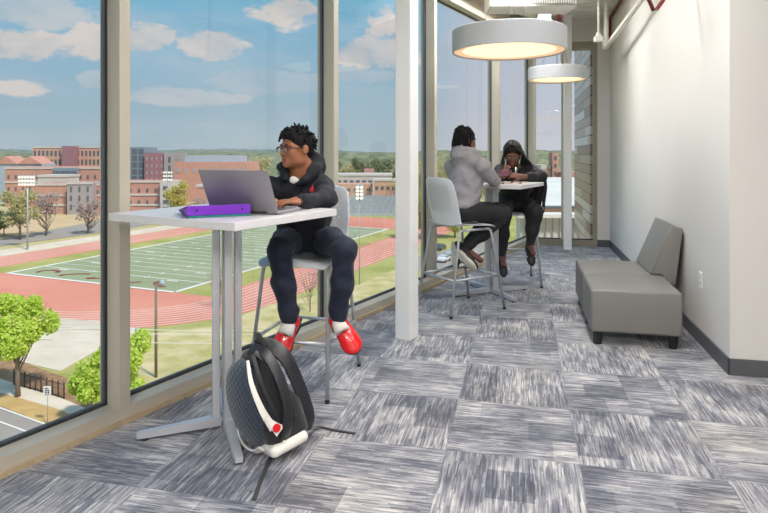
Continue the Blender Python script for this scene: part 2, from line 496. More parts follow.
# ---------------------------------------------------------------- end wall
def EW(t, n=0.0, z=0.0):     # t metres left of the far right corner, n inwards
    p = CB-E*t-R*n; p.z = z; return p
root = empty('window_7', EW(.7, 0, 0), kind='structure')
tl, tr = 1.13, .18
M_frame2 = mat('end_frame_paint', C(150, 142, 124), .5, .1, .02)
def ebox(t0, t1, z0, z1, n0, n1, name, m, par=root):
    mb = MB(); mb.poly([EW(t0, n0, z1), EW(t1, n0, z1), EW(t1, n1, z1), EW(t0, n1, z1)], z1-z0)
    return mb.build(name, m, par, world=True)
ebox(tl, tr, .001, .09, 0, -.13, 'sill', M_frame2); ebox(tl, tr, 3.0, 3.12, 0, -.13, 'head_frame', M_frame2)
ebox(tr+.055, tr, .09, 3.0, 0, -.13, 'jamb', M_frame2); ebox(tl, tl-.05, .09, 3.0, 0, -.13, 'jamb', M_frame)
ebox(.70, .65, .09, 3.0, -.01, -.13, 'mullion', M_frame)
ebox(tl-.05, tr+.055, .09, .105, -.06, -.08, 'gasket', M_gasket)
ebox(tl-.05, .70, .09, 3.0, -.08, -.086, 'pane', M_glass); ebox(.65, tr+.055, .09, 3.0, -.08, -.086, 'pane', M_glass)
mb = MB(); mb.poly([EW(tr, 0, 3.12), EW(-.1, 0, 3.12), EW(-.1, -.2, 3.12), EW(tr, -.2, 3.12)], 3.119)
tag(mb.build('wall_back', M_wall), kind='structure')
mb = MB(); mb.poly([EW(1.4, 0, ZC+.03), EW(-.1, 0, ZC+.03), EW(-.1, -.2, ZC+.03), EW(1.4, -.2, ZC+.03)], ZC+.03-3.12)
tag(mb.build('wall_back_header', M_wall), kind='structure')
mb = MB(); mb.poly([EW(tr, .012, .105), EW(0.013, .012, .105), EW(0.013, 0, .105), EW(tr, 0, .105)], .104)
tag(mb.build('baseboard_back', M_base), kind='structure')

# ---------------------------------------------------------------- columns
def column(name, c, a, sz, z1, m, label):
    M = Matrix.Translation(c) @ Matrix.Rotation(a, 4, 'Z')
    r = empty(name, c, 0, label, 'column')
    mb = MB(); mb.box((0, 0, z1/2), (sz[0], sz[1], z1-.002), M, .006); mb.build('shaft', m, r, world=True)
    mb = MB(); mb.box((0, 0, z1-.01), (sz[0]+.1, sz[1]+.1, .02), M); mb.build('cap_plate', m, r, world=True)
M_colm = mat('column_paint', C(228, 228, 228), .5)
column('square_column', V((.085, 4.66, 0))+U*.07+NI*.065, angU, (.14, .13), ZC-.02, M_colm, 'white square steel column standing free in front of the windows behind the near table')
column('square_column', V((2.70, 8.98, 0)), math.atan2(R.y, R.x), (.12, .115), ZC-.02, M_colm, 'white square steel column in front of the narrow far end window')

# ---------------------------------------------------------------- ceiling steel and pipes
def lbeam(name, pts, w, h, z, m, label, cat):            # box running between two plan points
    a, b = V(pts[0]), V(pts[1]); d = (b-a).normalized(); nn = V((d.y, -d.x, 0))*w/2; zz = V((0, 0, z))
    mb = MB(); mb.poly([a+nn+zz, b+nn+zz, b-nn+zz, a-nn+zz], h)
    o = mb.build(name, m); tag(o, label, cat); return o
lbeam('ceiling_beam', (WP(1.0, .30), WP(7.9, .30)), .13, .13, ZC-.03, M_beam, 'pale steel beam running along the top of the window wall', 'beam')
lbeam('cross_beam', (EW(1.02, .10), EW(1.02, 2.0)), .14, .40, ZC-.03, M_beam, 'deep white beam above the far pendant lamp running to the end wall', 'beam')
def pipe(name, pts, r, m, label, cat='pipe', n=0, par=None):
    mb = MB(); mb.tube(bez(pts, n) if n else pts, r, 12); o = mb.build(name, m, par)
    if par is None: tag(o, label, cat)
    return o
M_pipe = mat('pipe_paint', C(226, 222, 214), .45)
w = lambda y, off, z: V((CA.x+(CB.x-CA.x)*(y-CA.y)/(CB.y-CA.y)-off, y, z))
r = empty('sprinkler_pipe', w(8.1, .12, 2.9), 0, 'white pipe dropping from the ceiling and running along the right wall', 'pipe')
mb = MB(); pts = [P(606, 14, 8.0)+V((0, 0, .15)), P(606, 40, 8.0), P(606.5, 46, 7.95), P(610, 42, 7.7), P(643, -2, 5.9), P(700, -75, 4.4)]
mb.tube(pts, [.03, .03, .034, .03, .026, .026], 14); mb.build('pipe_run', M_pipe, r, world=True)
mb = MB(); mb.tube([P(606, 40.5, 8.0), P(606, 49, 8.0)], .04, 14); mb.build('elbow', M_pipe, r, world=True)
r = empty('hanging_junction_box', P(598.5, 38, 7.6), 0, 'small white junction box hanging from a thin rod near the far corner', 'junction box')
mb = MB(); mb.box((0, 0, 0), (.10, .08, .07), Matrix.Translation(P(598.5, 39, 7.6)), .008); mb.box((0, 0, .05), (.05, .05, .05), Matrix.Translation(P(598.5, 39, 7.6)), .006); mb.build('box', M_pipe, r, world=True)
p_ = P(598.5, 33, 7.6); mb = MB(); mb.tube([p_, V((p_.x, p_.y, ZC-.03))], .014, 8); mb.build('rod', M_pipe, r, world=True)
pipe('red_pipe', [V((P(560, 0, 7.1).x, 7.1, ZC-.01)), P(559.5, 23, 7.1)], .030, M_red, 'short red pipe hanging above the far pendant lamp')
pipe('red_pipe', [V((P(636, 0, 4.62).x, 4.62, ZC-.01)), P(636, -30, 4.62), P(653.5, 10.5, 4.62), P(657, 9, 4.66), P(690, -38, 4.75), V((P(690, 0, 4.75).x, 4.75, ZC-.01))], .015, M_red, 'red pipe bent into a V high on the right wall')
pipe('red_pipe', [w(8.95, .035, 3.41), w(5.4, .035, 3.41)], .02, M_red, 'red pipe running along the top of the right wall')
pipe('red_pipe', [w(8.9, .04, 3.0), w(8.9, .04, 3.38)], .02, M_red, 'short vertical red pipe in the far right ceiling corner')
# duct with linear grille
r = empty('air_duct', V((1.62, 6.7, 3.02)), 0, 'white rectangular air duct with a dark slatted grille at the top', 'duct')
mb = MB(); mb.box((1.62, 6.8, 3.16), (.94, .4, .30), bev=.004); mb.build('duct_body', M_beam, r, world=True)
mb = MB(); mb.box((1.82, 6.545, 3.1), (.48, .012, .15)); mb.build('grille', mat('grille_dark', C(52, 50, 48), .6), r, world=True)
sl = MB()
for i in range(26): sl.box((1.59+i*.0184, 6.535, 3.1), (.006, .014, .15))
sl.build('slats', M_beam, r, world=True)
# outlet
oc = V((.5203*4.52, 4.52, .479)); Mo = Matrix.Translation(oc-E*.004) @ Matrix.Rotation(math.atan2(R.y, R.x), 4, 'Z')
r = empty('wall_outlet', oc, 0, 'white wall outlet plate low on the right wall beside the lounge seat', 'outlet')
mb = MB(); mb.box((0, 0, 0), (.075, .008, .115), Mo, .003); mb.build('plate', mat('outlet_white', C(232, 232, 230), .4), r, world=True)
M_sockg = mat('socket_grey', C(206, 206, 204), .5)
for s_ in (-1, 1):
    mb = MB(); mb.box((0, .0045, s_*.024), (.034, .003, .028), Mo, .001); mb.build('socket', M_sockg, r, world=True)

# ---------------------------------------------------------------- pendant lamps
M_drum = mat('drum_shade', C(184, 186, 190), .7)
M_glow = mat('lamp_diffuser', C(255, 240, 220), .6, emis=C(255, 226, 176), estr=1.15)
M_ring = mat('lamp_inner', C(250, 215, 190), .6, emis=C(250, 196, 150), estr=.62)
M_wire = mat('wire', C(120, 120, 120), .4, .6)
def pendant(c, D, h, label, power, group=None):
    r = empty('pendant_lamp', c, 0, label, 'pendant lamp', group); ro = D/2
    mb = MB(); mb.lathe(V((0, 0, 0)), [(ro-.015, .006), (ro-.012, 0), (ro-.003, 0), (ro, .004), (ro, h-.006), (ro-.006, h), (0, h+.004), (0, h-.01), (ro-.02, h-.014), (ro-.02, .006), (ro-.015, .006)], 72)
    mb.build('drum_shade', M_drum, r, True, auto=True)
    mb = MB(); mb.lathe(V((0, 0, 0)), [(ro-.02, .012), (ro*.82, .016), (ro*.82, .03), (ro-.02, .03), (ro-.02, .012)], 72); mb.build('inner_ring', M_ring, r, True)
    mb = MB(); mb.lathe(V((0, 0, 0)), [(0, .018), (ro*.82, .018), (ro*.82, .03), (0, .03)], 72); mb.build('diffuser', M_glow, r, False)
    for k in range(3):
        a = 2*PI*k/3+.5; mb = MB(); mb.tube([(ro*.6*math.cos(a), ro*.6*math.sin(a), h), (0, 0, h+.55)], .0025, 6); mb.build('suspension_wire', M_wire, r)
    mb = MB(); mb.tube([(0, 0, h), (0, 0, ZC-c[2]-.02)], .005, 8); mb.build('cord', M_wire, r)
    mb = MB(); mb.lathe(V((0, 0, 0)), [(0, ZC-c[2]-.05), (.06, ZC-c[2]-.05), (.06, ZC-c[2]-.01), (0, ZC-c[2]-.01)], 24); mb.build('canopy', M_drum, r)
    for up_, pw_ in ((0, power*.62), (1, power*.38)) if power > 0 else ():      # fill light of the added pendants, one aimed down, one up
        l = bpy.data.lights.new('fill_light', 'AREA'); l.shape = 'DISK'; l.size = D*.8; l.energy = pw_; l.color = (1.0, .965, .93)
        lo = bpy.data.objects.new('fill_light', l); COL.objects.link(lo); lo.parent = r
        lo.location = (0, 0, h+.03 if up_ else .012); lo.rotation_euler = (PI*up_, 0, 0)
    return r
pendant((1.165, 5.7, 2.36), 1.05, .205, 'large white drum pendant lamp glowing above the far pair of students', 0)
pendant((2.268, 8.0, 2.37), .745, .165, 'smaller white drum pendant lamp near the far end window', 0)
for (x_, y_, lb, pw_) in ((.55, 2.35, 'over the near table', 45), (1.7, .9, 'over the corridor by the near wall corner', 32), (-.9, -.9, 'by the window behind the camera', 190), (.9, -1.3, 'in the middle behind the camera', 85), (3.4, -.9, 'farthest right behind the camera', 15)):  # pendants out of view, added to fill the room with light
    pendant((x_, y_, 2.78), 1.056, .195, 'unseen white drum pendant lamp added as fill light '+lb, pw_)
def ceiling_fill_disc(c, label, power):  # disc lights added above the view to brighten the room
    r = empty('added_ceiling_fill', c, 0, label, 'added fill light')
    mb = MB(); mb.lathe((0, 0, 0), [(0, .07), (.26, .07), (.27, .0), (.255, 0), (.25, .02), (0, .02)], 40); mb.build('housing', M_drum, r, True, auto=True)
    l = bpy.data.lights.new('fill_light', 'AREA'); l.shape = 'DISK'; l.size = .48; l.energy = power; l.color = (1.0, .99, .98)
    lo = bpy.data.objects.new('fill_light', l); COL.objects.link(lo); lo.parent = r; lo.location = (0, 0, .01)
ceiling_fill_disc((1.25, 5.2, 3.40), 'unseen round fill light added nearest the large pendant lamp', 30)
ceiling_fill_disc((1.2, 3.5, 3.40), 'unseen round fill light added over the corridor beside the column', 42)
ceiling_fill_disc((1.85, 7.45, 3.40), 'unseen round fill light added between the duct and the far end wall', 55)
ceiling_fill_disc((1.15, 6.2, 3.40), 'unseen round fill light added left of the air duct', 40)
# ================================================================ tables
M_lam = mat('white_laminate', C(212, 210, 214), .35, var=.01, scale=5)
M_edge = mat('table_edge', C(206, 204, 208), .45)
M_steel = mat('silver_paint', C(196, 198, 204), .38, .35)
M_glide = mat('black_glide', C(40, 40, 42), .6)
diagA = math.atan2(-.354, .14)          # direction of one foot
def table(c, ang, sx, sy, zt, label):
    r = empty('bar_table', (c[0], c[1], 0), ang, label, 'table', 'high square bar tables')
    mb = MB(); mb.box((0, 0, zt-.019), (sx, sy, .037), None, .003); top = mb.build('tabletop', M_lam, r)
    mb = MB(); mb.box((0, 0, zt-.045), (.34, .34, .014)); mb.build('mounting_plate', M_steel, r)
    for k in range(4):
        a = diagA-ang+k*PI/2; d = V((math.cos(a), math.sin(a), 0))
        mb = MB(); o = d*.055
        mb.box((0, 0, 0), (.038, .038, zt-.045-.02), Matrix.Translation(o+V((0, 0, (zt-.045+.02)/2))) @ Matrix.Rotation(a, 4, 'Z'), .006, 3)
        mb.build('post', M_steel, r)
        mb = MB(); M = Matrix.Rotation(a, 4, 'Z')
        # foot: a flat rectangular tube that tapers a little to the tip
        p0, p1 = .03, .435
        vs = []
        for (x, hw, z0, z1) in ((p0, .024, .018, .066), (p1-.01, .019, .014, .040), (p1, .017, .016, .038)):
            vs.append([mb.bm.verts.new(M @ V((x, y_, z_))) for (y_, z_) in ((-hw, z0), (hw, z0), (hw, z1), (-hw, z1))])
        for A_, B_ in zip(vs, vs[1:]):
            for i in range(4): mb.bm.faces.new((A_[i], B_[i], B_[(i+1) % 4], A_[(i+1) % 4]))
        mb.bm.faces.new(vs[0][::-1]); mb.bm.faces.new(vs[-1])
        bmesh.ops.recalc_face_normals(mb.bm, faces=mb.bm.faces[:])
        ft = mb.build('foot', M_steel, r)
        mb = MB(); mb.lathe(M @ V((p1-.04, 0, 0)), [(0, 0.0005), (.018, 0.0005), (.018, .014), (0, .018)], 16); mb.build('glide', M_glide, ft)
    return r
ZT = 1.12
table((-.816, 3.168), math.atan2(U.y, U.x), .772, .85, ZT, 'white high bar table in front, holding the open laptop and purple binder')
table((1.09, 6.18), math.atan2(U.y, U.x), .772, .85, ZT, 'white high bar table farther back, shared by the pair of students')

# ================================================================ stools
def shell_mat():
    m = bpy.data.materials.new('stool_plastic_perforated'); m.use_nodes = True
    t = NT(m.node_tree); b = t.n['Principled BSDF']; b.inputs['Base Color'].default_value = C(205, 209, 216); b.inputs['Roughness'].default_value = .4
    x, y, z = t.sep(t.obj())[:3]
    k = 1/.027
    a = t.m('ADD', t.m('MULTIPLY', y, k), t.m('MULTIPLY', z, k)); c = t.m('SUBTRACT', t.m('MULTIPLY', y, k), t.m('MULTIPLY', z, k))
    fa = t.m('SUBTRACT', t.m('FRACT', a), .5); fc = t.m('SUBTRACT', t.m('FRACT', c), .5)
    d = t.m('SQRT', t.m('ADD', t.m('MULTIPLY', fa, fa), t.m('MULTIPLY', fc, fc)))
    hole = t.m('LESS_THAN', d, .35)
    inn = t.m('MULTIPLY', t.m('LESS_THAN', t.m('ABSOLUTE', y), .145), t.m('MULTIPLY', t.m('GREATER_THAN', z, .90), t.m('LESS_THAN', z, 1.145)))
    t.put(b.inputs['Alpha'], t.m('SUBTRACT', 1, t.m('MULTIPLY', hole, inn)))
    return m
M_perf = shell_mat(); M_plas = mat('stool_plastic', C(205, 209, 216), .4)
M_leg = mat('stool_leg_paint', C(184, 188, 194), .35, .45)
def stool(c, ang, label):
    r = empty('bar_stool', (c[0], c[1], 0), ang, label, 'stool', 'white shell bar stools')
    hw, fx, zs, fr = .248, .31, .765, .0115
    for s in (-1, 1):
        for e in (-1, 1):
            mb = MB()
            top = (e*.165, s*.205, zs-.028); 
            pts = [(e*.10, s*.205, zs-.026), (e*.15, s*.205, zs-.026), (e*.178, s*.207, zs-.040), (e*.189, s*.209, zs-.075), (e*fx, s*hw, .012)]
            mb.tube(pts, fr, 10); lg = mb.build('leg', M_leg, r)
            mb = MB(); mb.lathe((e*fx, s*hw, 0), [(0, .0005), (.013, .0005), (.013, .022), (0, .024)], 12); mb.build('glide', M_glide, lg)
        mb = MB(); mb.tube([(-.11, s*.205, zs-.026), (.11, s*.205, zs-.026)], fr, 10); mb.build('seat_rail', M_leg, r)
    def at(e, s, z):
        k = (zs-.075-z)/(zs-.087); return (e*(.189+(fx-.189)*k), s*(.209+(hw-.209)*k), z)
    zr = .315
    for (a, b) in (((1, -1), (1, 1)), ((-1, -1), (-1, 1)), ((-1, -1), (1, -1)), ((-1, 1), (1, 1))):
        mb = MB(); mb.tube([at(a[0], a[1], zr), at(b[0], b[1], zr)], .0105, 10); mb.build('footrest_bar', M_leg, r)
    # moulded seat
    def sheet(name, rows, m, th):
        mb = MB(); g = [[mb.bm.verts.new(V(p)) for p in row] for row in rows]
        for a, b in zip(g, g[1:]):
            for i in range(len(a)-1): mb.bm.faces.new((a[i], a[i+1], b[i+1], b[i])).smooth = True
        o = mb.build(name, m, r)
        s_ = o.modifiers.new('s', 'SOLIDIFY'); s_.thickness = th; s_.offset = 0
        b_ = o.modifiers.new('b', 'SUBSURF'); b_.levels = b_.render_levels = 1
        return o
    rows = []
    n = 12
    for i in range(13):
        t = i/12; x = .250-.455*t
        wd = .248*(1-.10*t)*(math.sin(min(1, (t+.22)*2.2)*PI/2)**.5)
        z0 = zs+.012 - .028*max(0, (.14-t)/.14)**2*1.0 - .006*math.sin(t*PI)
        rows.append([(x, wd*(-1+2*j/n), z0+.030*abs(-1+2*j/n)**3.0*(.15+.85*t) - .016*abs(-1+2*j/n)**4*(1-t)) for j in range(n+1)])
    sheet('seat', rows, M_plas, .010)
    rows = []
    for i in range(15):
        t = i/14
        z = zs+.006+.435*t
        x = -.205-.018*math.sin(min(t*2.2, 1)*PI/2)-.075*t**1.3
        wd = (.205+.022*math.sin(t*PI*.9))*(1-.10*t) if t < .93 else (.205+.02*math.sin(t*PI*.9))*(1-.10*t)*(1-.9*(t-.93))
        rows.append([(x+.055*abs(-1+2*j/n)**2*(1-.25*t), wd*(-1+2*j/n), z-.018*abs(-1+2*j/n)**4*(t > .9)) for j in range(n+1)])
    sheet('backrest', rows, M_perf, .009)
    return r
stool((-.484, 3.82), math.atan2(-.968, -.25), 'white shell bar stool under the student in red shoes')
stool((.70, 5.59), math.atan2(.54, .84), 'white shell bar stool seen from behind, under the student in the grey hoodie')
stool((1.43, 6.74), math.atan2(-.98, -.06), 'white shell bar stool on the far side, under the student holding a phone')

# ================================================================ lounge seat
M_vinyl = mat('grey_vinyl', C(122, 120, 116), .42, var=.03, scale=5, bump=.08, bscale=300)
M_foot = mat('black_plastic_foot', C(28, 28, 30), .45)
ro_ = V((1.525, 4.50, 0)); ra = math.atan2(R.y, R.x)-PI/2      # local x = across, y = along the wall
r = empty('lounge_bench', ro_, ra, 'grey vinyl lounge bench with one low backrest against the right wall', 'bench')
L1 = .66; WD = .63
def cushion(name, y0, y1, x0=0, x1=WD, z0=.098, z1=.418):
    mb = MB(); mb.box(((x0+x1)/2, (y0+y1)/2, (z0+z1)/2), (x1-x0, y1-y0-.006, z1-z0), None, .022, 4); o = mb.build(name, M_vinyl, r, True, auto=False)
    # welted seam along the upper edge
    mb = MB(); b = .010; z = z1-.010
    ring = [(x0+b, y0+b+.003, z), (x1-b, y0+b+.003, z), (x1-b, y1-b-.003, z), (x0+b, y1-b-.003, z)]
    for i in range(4): mb.tube([ring[i], ring[(i+1) % 4]], .0032, 8)
    mb.build('welt', M_vinyl, o); return o
cushion('seat_block', 0, L1); cushion('seat_block', L1, 2*L1)
# backrest: a wedge leaning to the wall over the far half
mb = MB()
prof = [(WD-.095, .418), (WD+.075, .828), (WD+.158, .80), (WD+.105, .34), (WD+.002, .34), (WD+.002, .418)]
a = [mb.bm.verts.new(V((x, L1+.003, z))) for x, z in prof]; b = [mb.bm.verts.new(V((x, 2*L1-.003, z))) for x, z in prof]
mb.bm.faces.new(a); mb.bm.faces.new(b[::-1])
for i in range(len(prof)): mb.bm.faces.new((a[i], b[i], b[(i+1) % len(prof)], a[(i+1) % len(prof)]))
bmesh.ops.recalc_face_normals(mb.bm, faces=mb.bm.faces[:])
bmesh.ops.bevel(mb.bm, geom=[e for e in mb.bm.edges], offset=.013, segments=3, affect='EDGES', profile=.6)
mb.build('backrest', M_vinyl, r, True)
mb = MB()
mb.tube([(WD-.085, L1+.006, .424), (WD+.074, L1+.006, .82), (WD+.150, L1+.006, .794)], .003, 8)
mb.tube([(WD+.074, L1+.006, .824), (WD+.074, 2*L1-.006, .824)], .003, 8); mb.build('welt', M_vinyl, r)
for (x, y) in ((.055, .06), (WD-.055, .06), (.055, L1-.06), (WD-.055, L1-.06), (.055, 2*L1-.06), (WD-.055, 2*L1-.06)):
    mb = MB(); mb.lathe((x, y, 0), [(0, .0005), (.028, .0005), (.030, .012), (.036, .098), (0, .098)], 24); mb.build('foot', M_foot, r, True, auto=True)

# ================================================================ laptop
M_alu = mat('laptop_aluminium', C(152, 149, 155), .5, .6)
M_key = mat('laptop_keys', C(40, 40, 44), .5)
hdir = V((.362, -.127, 0)).normalized(); back = V((-hdir.y, hdir.x, 0))     # back = towards the user
lc = V((-.692, 3.0165, ZT))
r = empty('laptop', lc, math.atan2(hdir.y, hdir.x), 'open silver grey laptop seen from behind on the near table', 'laptop')
mb = MB(); mb.box((0, .122, .009), (.384, .245, .014), None, .004, 3); base = mb.build('base', M_alu, r, True, auto=True)
mb = MB()
for i in range(5):
    for j in range(14): mb.box((-.145+j*.0223, .055+i*.021, .0168), (.018, .017, .0015))
mb.build('keyboard', M_key, base)
mb = MB(); mb.box((0, .195, .0165), (.11, .07, .001)); mb.build('trackpad', mat('trackpad', C(165, 162, 168), .3, .5), base)
Ms = Matrix.Translation((0, .0, .012)) @ Matrix.Rotation(math.radians(27), 4, 'X')
mb = MB(); mb.box((0, .0, .117), (.384, .0065, .228), Ms, .003, 3); lid = mb.build('lid', M_alu, r, True, auto=True)
mb = MB(); mb.box((0, .0045, .118), (.364, .0015, .208), Ms); mb.build('screen', mat('laptop_screen', C(24, 26, 32), .15), lid)
mb = MB(); mb.tube([(-.13, 0, .012), (.13, 0, .012)], .0065, 10); mb.build('hinge', M_key, r)

# ================================================================ binder and folder
M_purple = mat('purple_plastic', C(112, 38, 182), .4); M_purple2 = mat('purple_inner', C(70, 30, 140), .5)
A_ = V((-.905, 2.795, ZT)); sd = V((.266, .128, 0)).normalized(); bd = V((-sd.y, sd.x, 0))
r = empty('ring_binder', A_+V((0, 0, .0095)), math.atan2(sd.y, sd.x), 'purple ring binder lying on its side beside the laptop', 'binder')
LB = .295
mb = MB(); mb.box((LB/2, .002, .024), (LB, .0035, .044), None, .0015); spine = mb.build('spine', M_purple, r)
mb = MB(); mb.box((LB/2, .14, .0025), (LB, .275, .003)); mb.build('back_cover', M_purple, r)
mb = MB(); M = Matrix.Translation((0, .004, .045)) @ Matrix.Rotation(math.radians(-8.2), 4, 'X'); mb.box((LB/2, .135, 0), (LB, .27, .003), M); mb.build('front_cover', M_purple, r)
mb = MB(); v = [(0.004, .01, .006), (.004, .262, .006), (.004, .262, .009), (.004, .01, .040)]
q = [(LB-.004, p[1], p[2]) for p in v]
vs = [mb.bm.verts.new(V(p)) for p in v+q]
for f in ((0, 1, 2, 3), (7, 6, 5, 4), (0, 4, 5, 1), (1, 5, 6, 2), (2, 6, 7, 3), (3, 7, 4, 0)): mb.bm.faces.new([vs[i] for i in f])
mb.build('paper_block', M_purple2, r)
for x in (.045, LB-.04):
    mb = MB(); mb.lathe(V((x, -.0005, .024)), [(0, .0), (.0045, .0), (.0045, .002), (0, .002)], 16, V((0, -1, 0))); mb.build('rivet', mat('rivet_dark', C(20, 16, 30), .4, .5), r)
r2 = MB(); r2.box((LB/2+.006, .11, .0045), (LB-.006, .225, .008), None, .002)
o = r2.build('folder', mat('teal_folder', C(16, 128, 128), .5)); o.location = A_+V((0, 0, .0005)); o.rotation_euler = (0, 0, math.atan2(sd.y, sd.x))
tag(o, 'thin teal folder lying under the purple binder', 'folder')

# ================================================================ backpack
M_quilt = bpy.data.materials.new('quilted_navy'); M_quilt.use_nodes = True
t = NT(M_quilt.node_tree); b = t.n['Principled BSDF']; b.inputs['Roughness'].default_value = .6; b.inputs['Sheen Weight'].default_value = .3
x, y, z = t.sep(t.pos())[:3]
q1 = t.m('ADD', t.m('MULTIPLY', x, 44), t.m('MULTIPLY', z, 30)); q2 = t.m('SUBTRACT', t.m('MULTIPLY', x, 44), t.m('MULTIPLY', z, 30))
def tri(w): return t.m('ABSOLUTE', t.m('SUBTRACT', t.m('FRACT', w), .5))
hq = t.m('MINIMUM', t.m('SUBTRACT', .5, tri(q1)), t.m('SUBTRACT', .5, tri(q2)))
t.put(b.inputs['Base Color'], t.ramp(hq, [(0.0, C(26, 35, 46)), (.12, C(42, 56, 72)), (.5, C(50, 66, 84))]))
bp = t.new('ShaderNodeBump'); bp.inputs['Strength'].default_value = .55; bp.inputs['Distance'].default_value = .006
t.put(bp.inputs['Height'], t.sstep(hq, 0, .25)); t.put(b.inputs['Normal'], bp.outputs[0])
M_blk = mat('black_fabric', C(26, 27, 31), .8, sheen=.2, bump=.2, bscale=250); M_blk2 = mat('black_leatherette', C(34, 36, 42), .38, bump=.3, bscale=160)
M_wht = mat('white_leatherette', C(228, 226, 220), .5); M_redp = mat('red_rubber', C(214, 26, 34), .35)
bo = V((-.505, 2.945, 0)); d_ = V((-.83, -.56, 0)).normalized(); w_ = V((-d_.y, d_.x, 0)); 
if w_.x < 0: w_ = -w_
upv = (V((-.30, .04, 1))).normalized()
dd_ = (d_-upv*d_.dot(upv)).normalized(); ww_ = upv.cross(dd_); 
if ww_.x < 0: ww_ = -ww_
def B(w, d, u): return bo+ww_*w+dd_*d+upv*u+V((0, 0, .012))
RB = Matrix((ww_, dd_, upv)).transposed()
r = empty('backpack', bo, 0, 'black and navy quilted backpack leaning on the near table leg', 'backpack')
prim = [rbox(B(0, -.02, .125), (.150, .105, .115), RB, .06, .05), rbox(B(0, .01, .22), (.145, .08, .12), RB, .06, .06), ell(B(0, .015, .33), (.132, .075, .150), RB, .08)]
cutf = lambda X, Y, Z: (.004-Z)
body = org('main_body', prim, .007, [M_blk], r, cut=cutf)
prim = [ell(B(-.012, .085, .225), (.150, .082, .190), RB, .04), ell(B(-.01, .06, .32), (.128, .075, .135), RB, .06)]
org('front_pocket', prim, .006, [M_quilt], r, cut=lambda X, Y, Z: (.03-Z))
prim = [rbox(B(0.01, .005, .034), (.156, .098, .026), RB, .022, .03)]
org('bottom_panel', prim, .006, [M_wht], r, cut=lambda X, Y, Z: (.002-Z))
def strip(name, pts, wd, th, m, nrm, par=r, n=24):
    mb = MB(); pp = bez(pts, n); g = []
    for i, p in enumerate(pp):
        dv = (pp[min(i+1, n)]-pp[max(i-1, 0)]).normalized(); nn = nrm(p) if callable(nrm) else V(nrm)
        nn = (nn-dv*nn.dot(dv)).normalized(); s_ = dv.cross(nn)
        wi = wd[0]+(wd[1]-wd[0])*i/n if isinstance(wd, tuple) else wd
        g.append([mb.bm.verts.new(p+s_*wi*a+nn*th*b) for a, b in ((-.5, -.5), (-.5, .3), (-.36, .5), (.36, .5), (.5, .3), (.5, -.5))])
    for a, b in zip(g, g[1:]):
        for i in range(6): mb.bm.faces.new((a[i], a[(i+1) % 6], b[(i+1) % 6], b[i]))
    mb.bm.faces.new(g[0]); mb.bm.faces.new(g[-1][::-1]); bmesh.ops.recalc_face_normals(mb.bm, faces=mb.bm.faces[:])
    return mb.build(name, m, par, True, world=bool(par), auto=True)
cen = B(0, 0, .2)
out = lambda p: (p-cen)
# white zip along the side panel and black frame around the open side
strip('zipper', [B(.118, .075, .46), B(.150, .098, .36), B(.163, .090, .24), B(.170, .065, .14)], (.014, .036), .008, M_wht, ww_)
strip('zipper_edge', [B(.118, .045, .475), B(.153, .055, .37), B(.166, .045, .25), B(.168, .02, .15)], .022, .012, M_blk2, ww_)
strip('zipper_edge', [B(.112, .03, .48), B(.150, -.01, .40), B(.165, -.035, .28), B(.168, -.045, .14)], .024, .014, M_blk2, ww_)
strip('piping', [B(-.155, .10, .26), B(-.13, .13, .13), B(-.06, .145, .065), B(.03, .135, .04), B(.10, .12, .06)], (.012, .032), .010, M_wht, dd_-upv*.9)
strip('tag_patch', [B(.176, .085, .20), B(.178, .062, .155), B(.178, .040, .118)], (.016, .055), .006, M_wht, ww_)
mb = MB(); mb.lathe(B(.180, .054, .140), [(0, .010), (.016, .009), (.019, .005), (.019, 0), (0, 0)], 24, ww_); mb.build('round_badge', M_redp, r, True, world=True, auto=True)
# shoulder straps on the back side
strip('shoulder_strap', [P(250, 350, 2.93), P(263, 352, 2.87), P(277, 372, 2.825), P(287, 402, 2.80), P(287.5, 427, 2.80), P(283, 442, 2.825)], (.055, .045), .016, M_blk2, lambda p: ww_*1.0-dd_*.2)
strip('shoulder_strap', [P(256, 347, 2.98), P(270, 345, 2.97), P(286, 358, 2.95), P(300, 388, 2.94), P(309, 416, 2.95), P(306, 430, 2.97)], (.070, .060), .016, M_blk2, lambda p: ww_*.9-dd_*.15)
strip('carry_handle', [B(-.03, -.05, .475), B(.0, -.045, .525), B(.04, -.04, .53), B(.06, -.05, .48)], .026, .012, M_blk, -dd_)
mb = MB(); mb.box((0, 0, 0), (.04, .012, .018), Matrix.Translation(P(283, 442, 2.815)) @ RB.to_4x4(), .003); mb.build('buckle', M_wht, r, world=True)
strip('webbing_strap', [P(283, 441, 2.82), FL(272, 460)+V((0, 0, .02)), FL(264, 474)+V((0, 0, .004)), FL(254, 501)+V((0, 0, .003))], .021, .003, M_blk, lambda p: V((.5, -.3, 1)) )
strip('webbing_strap', [P(306, 428, 2.965), FL(318, 429)+V((0, 0, .012)), FL(335, 431)+V((0, 0, .004)), FL(355, 434)+V((0, 0, .003))], .021, .003, M_blk, (0, 0, 1))
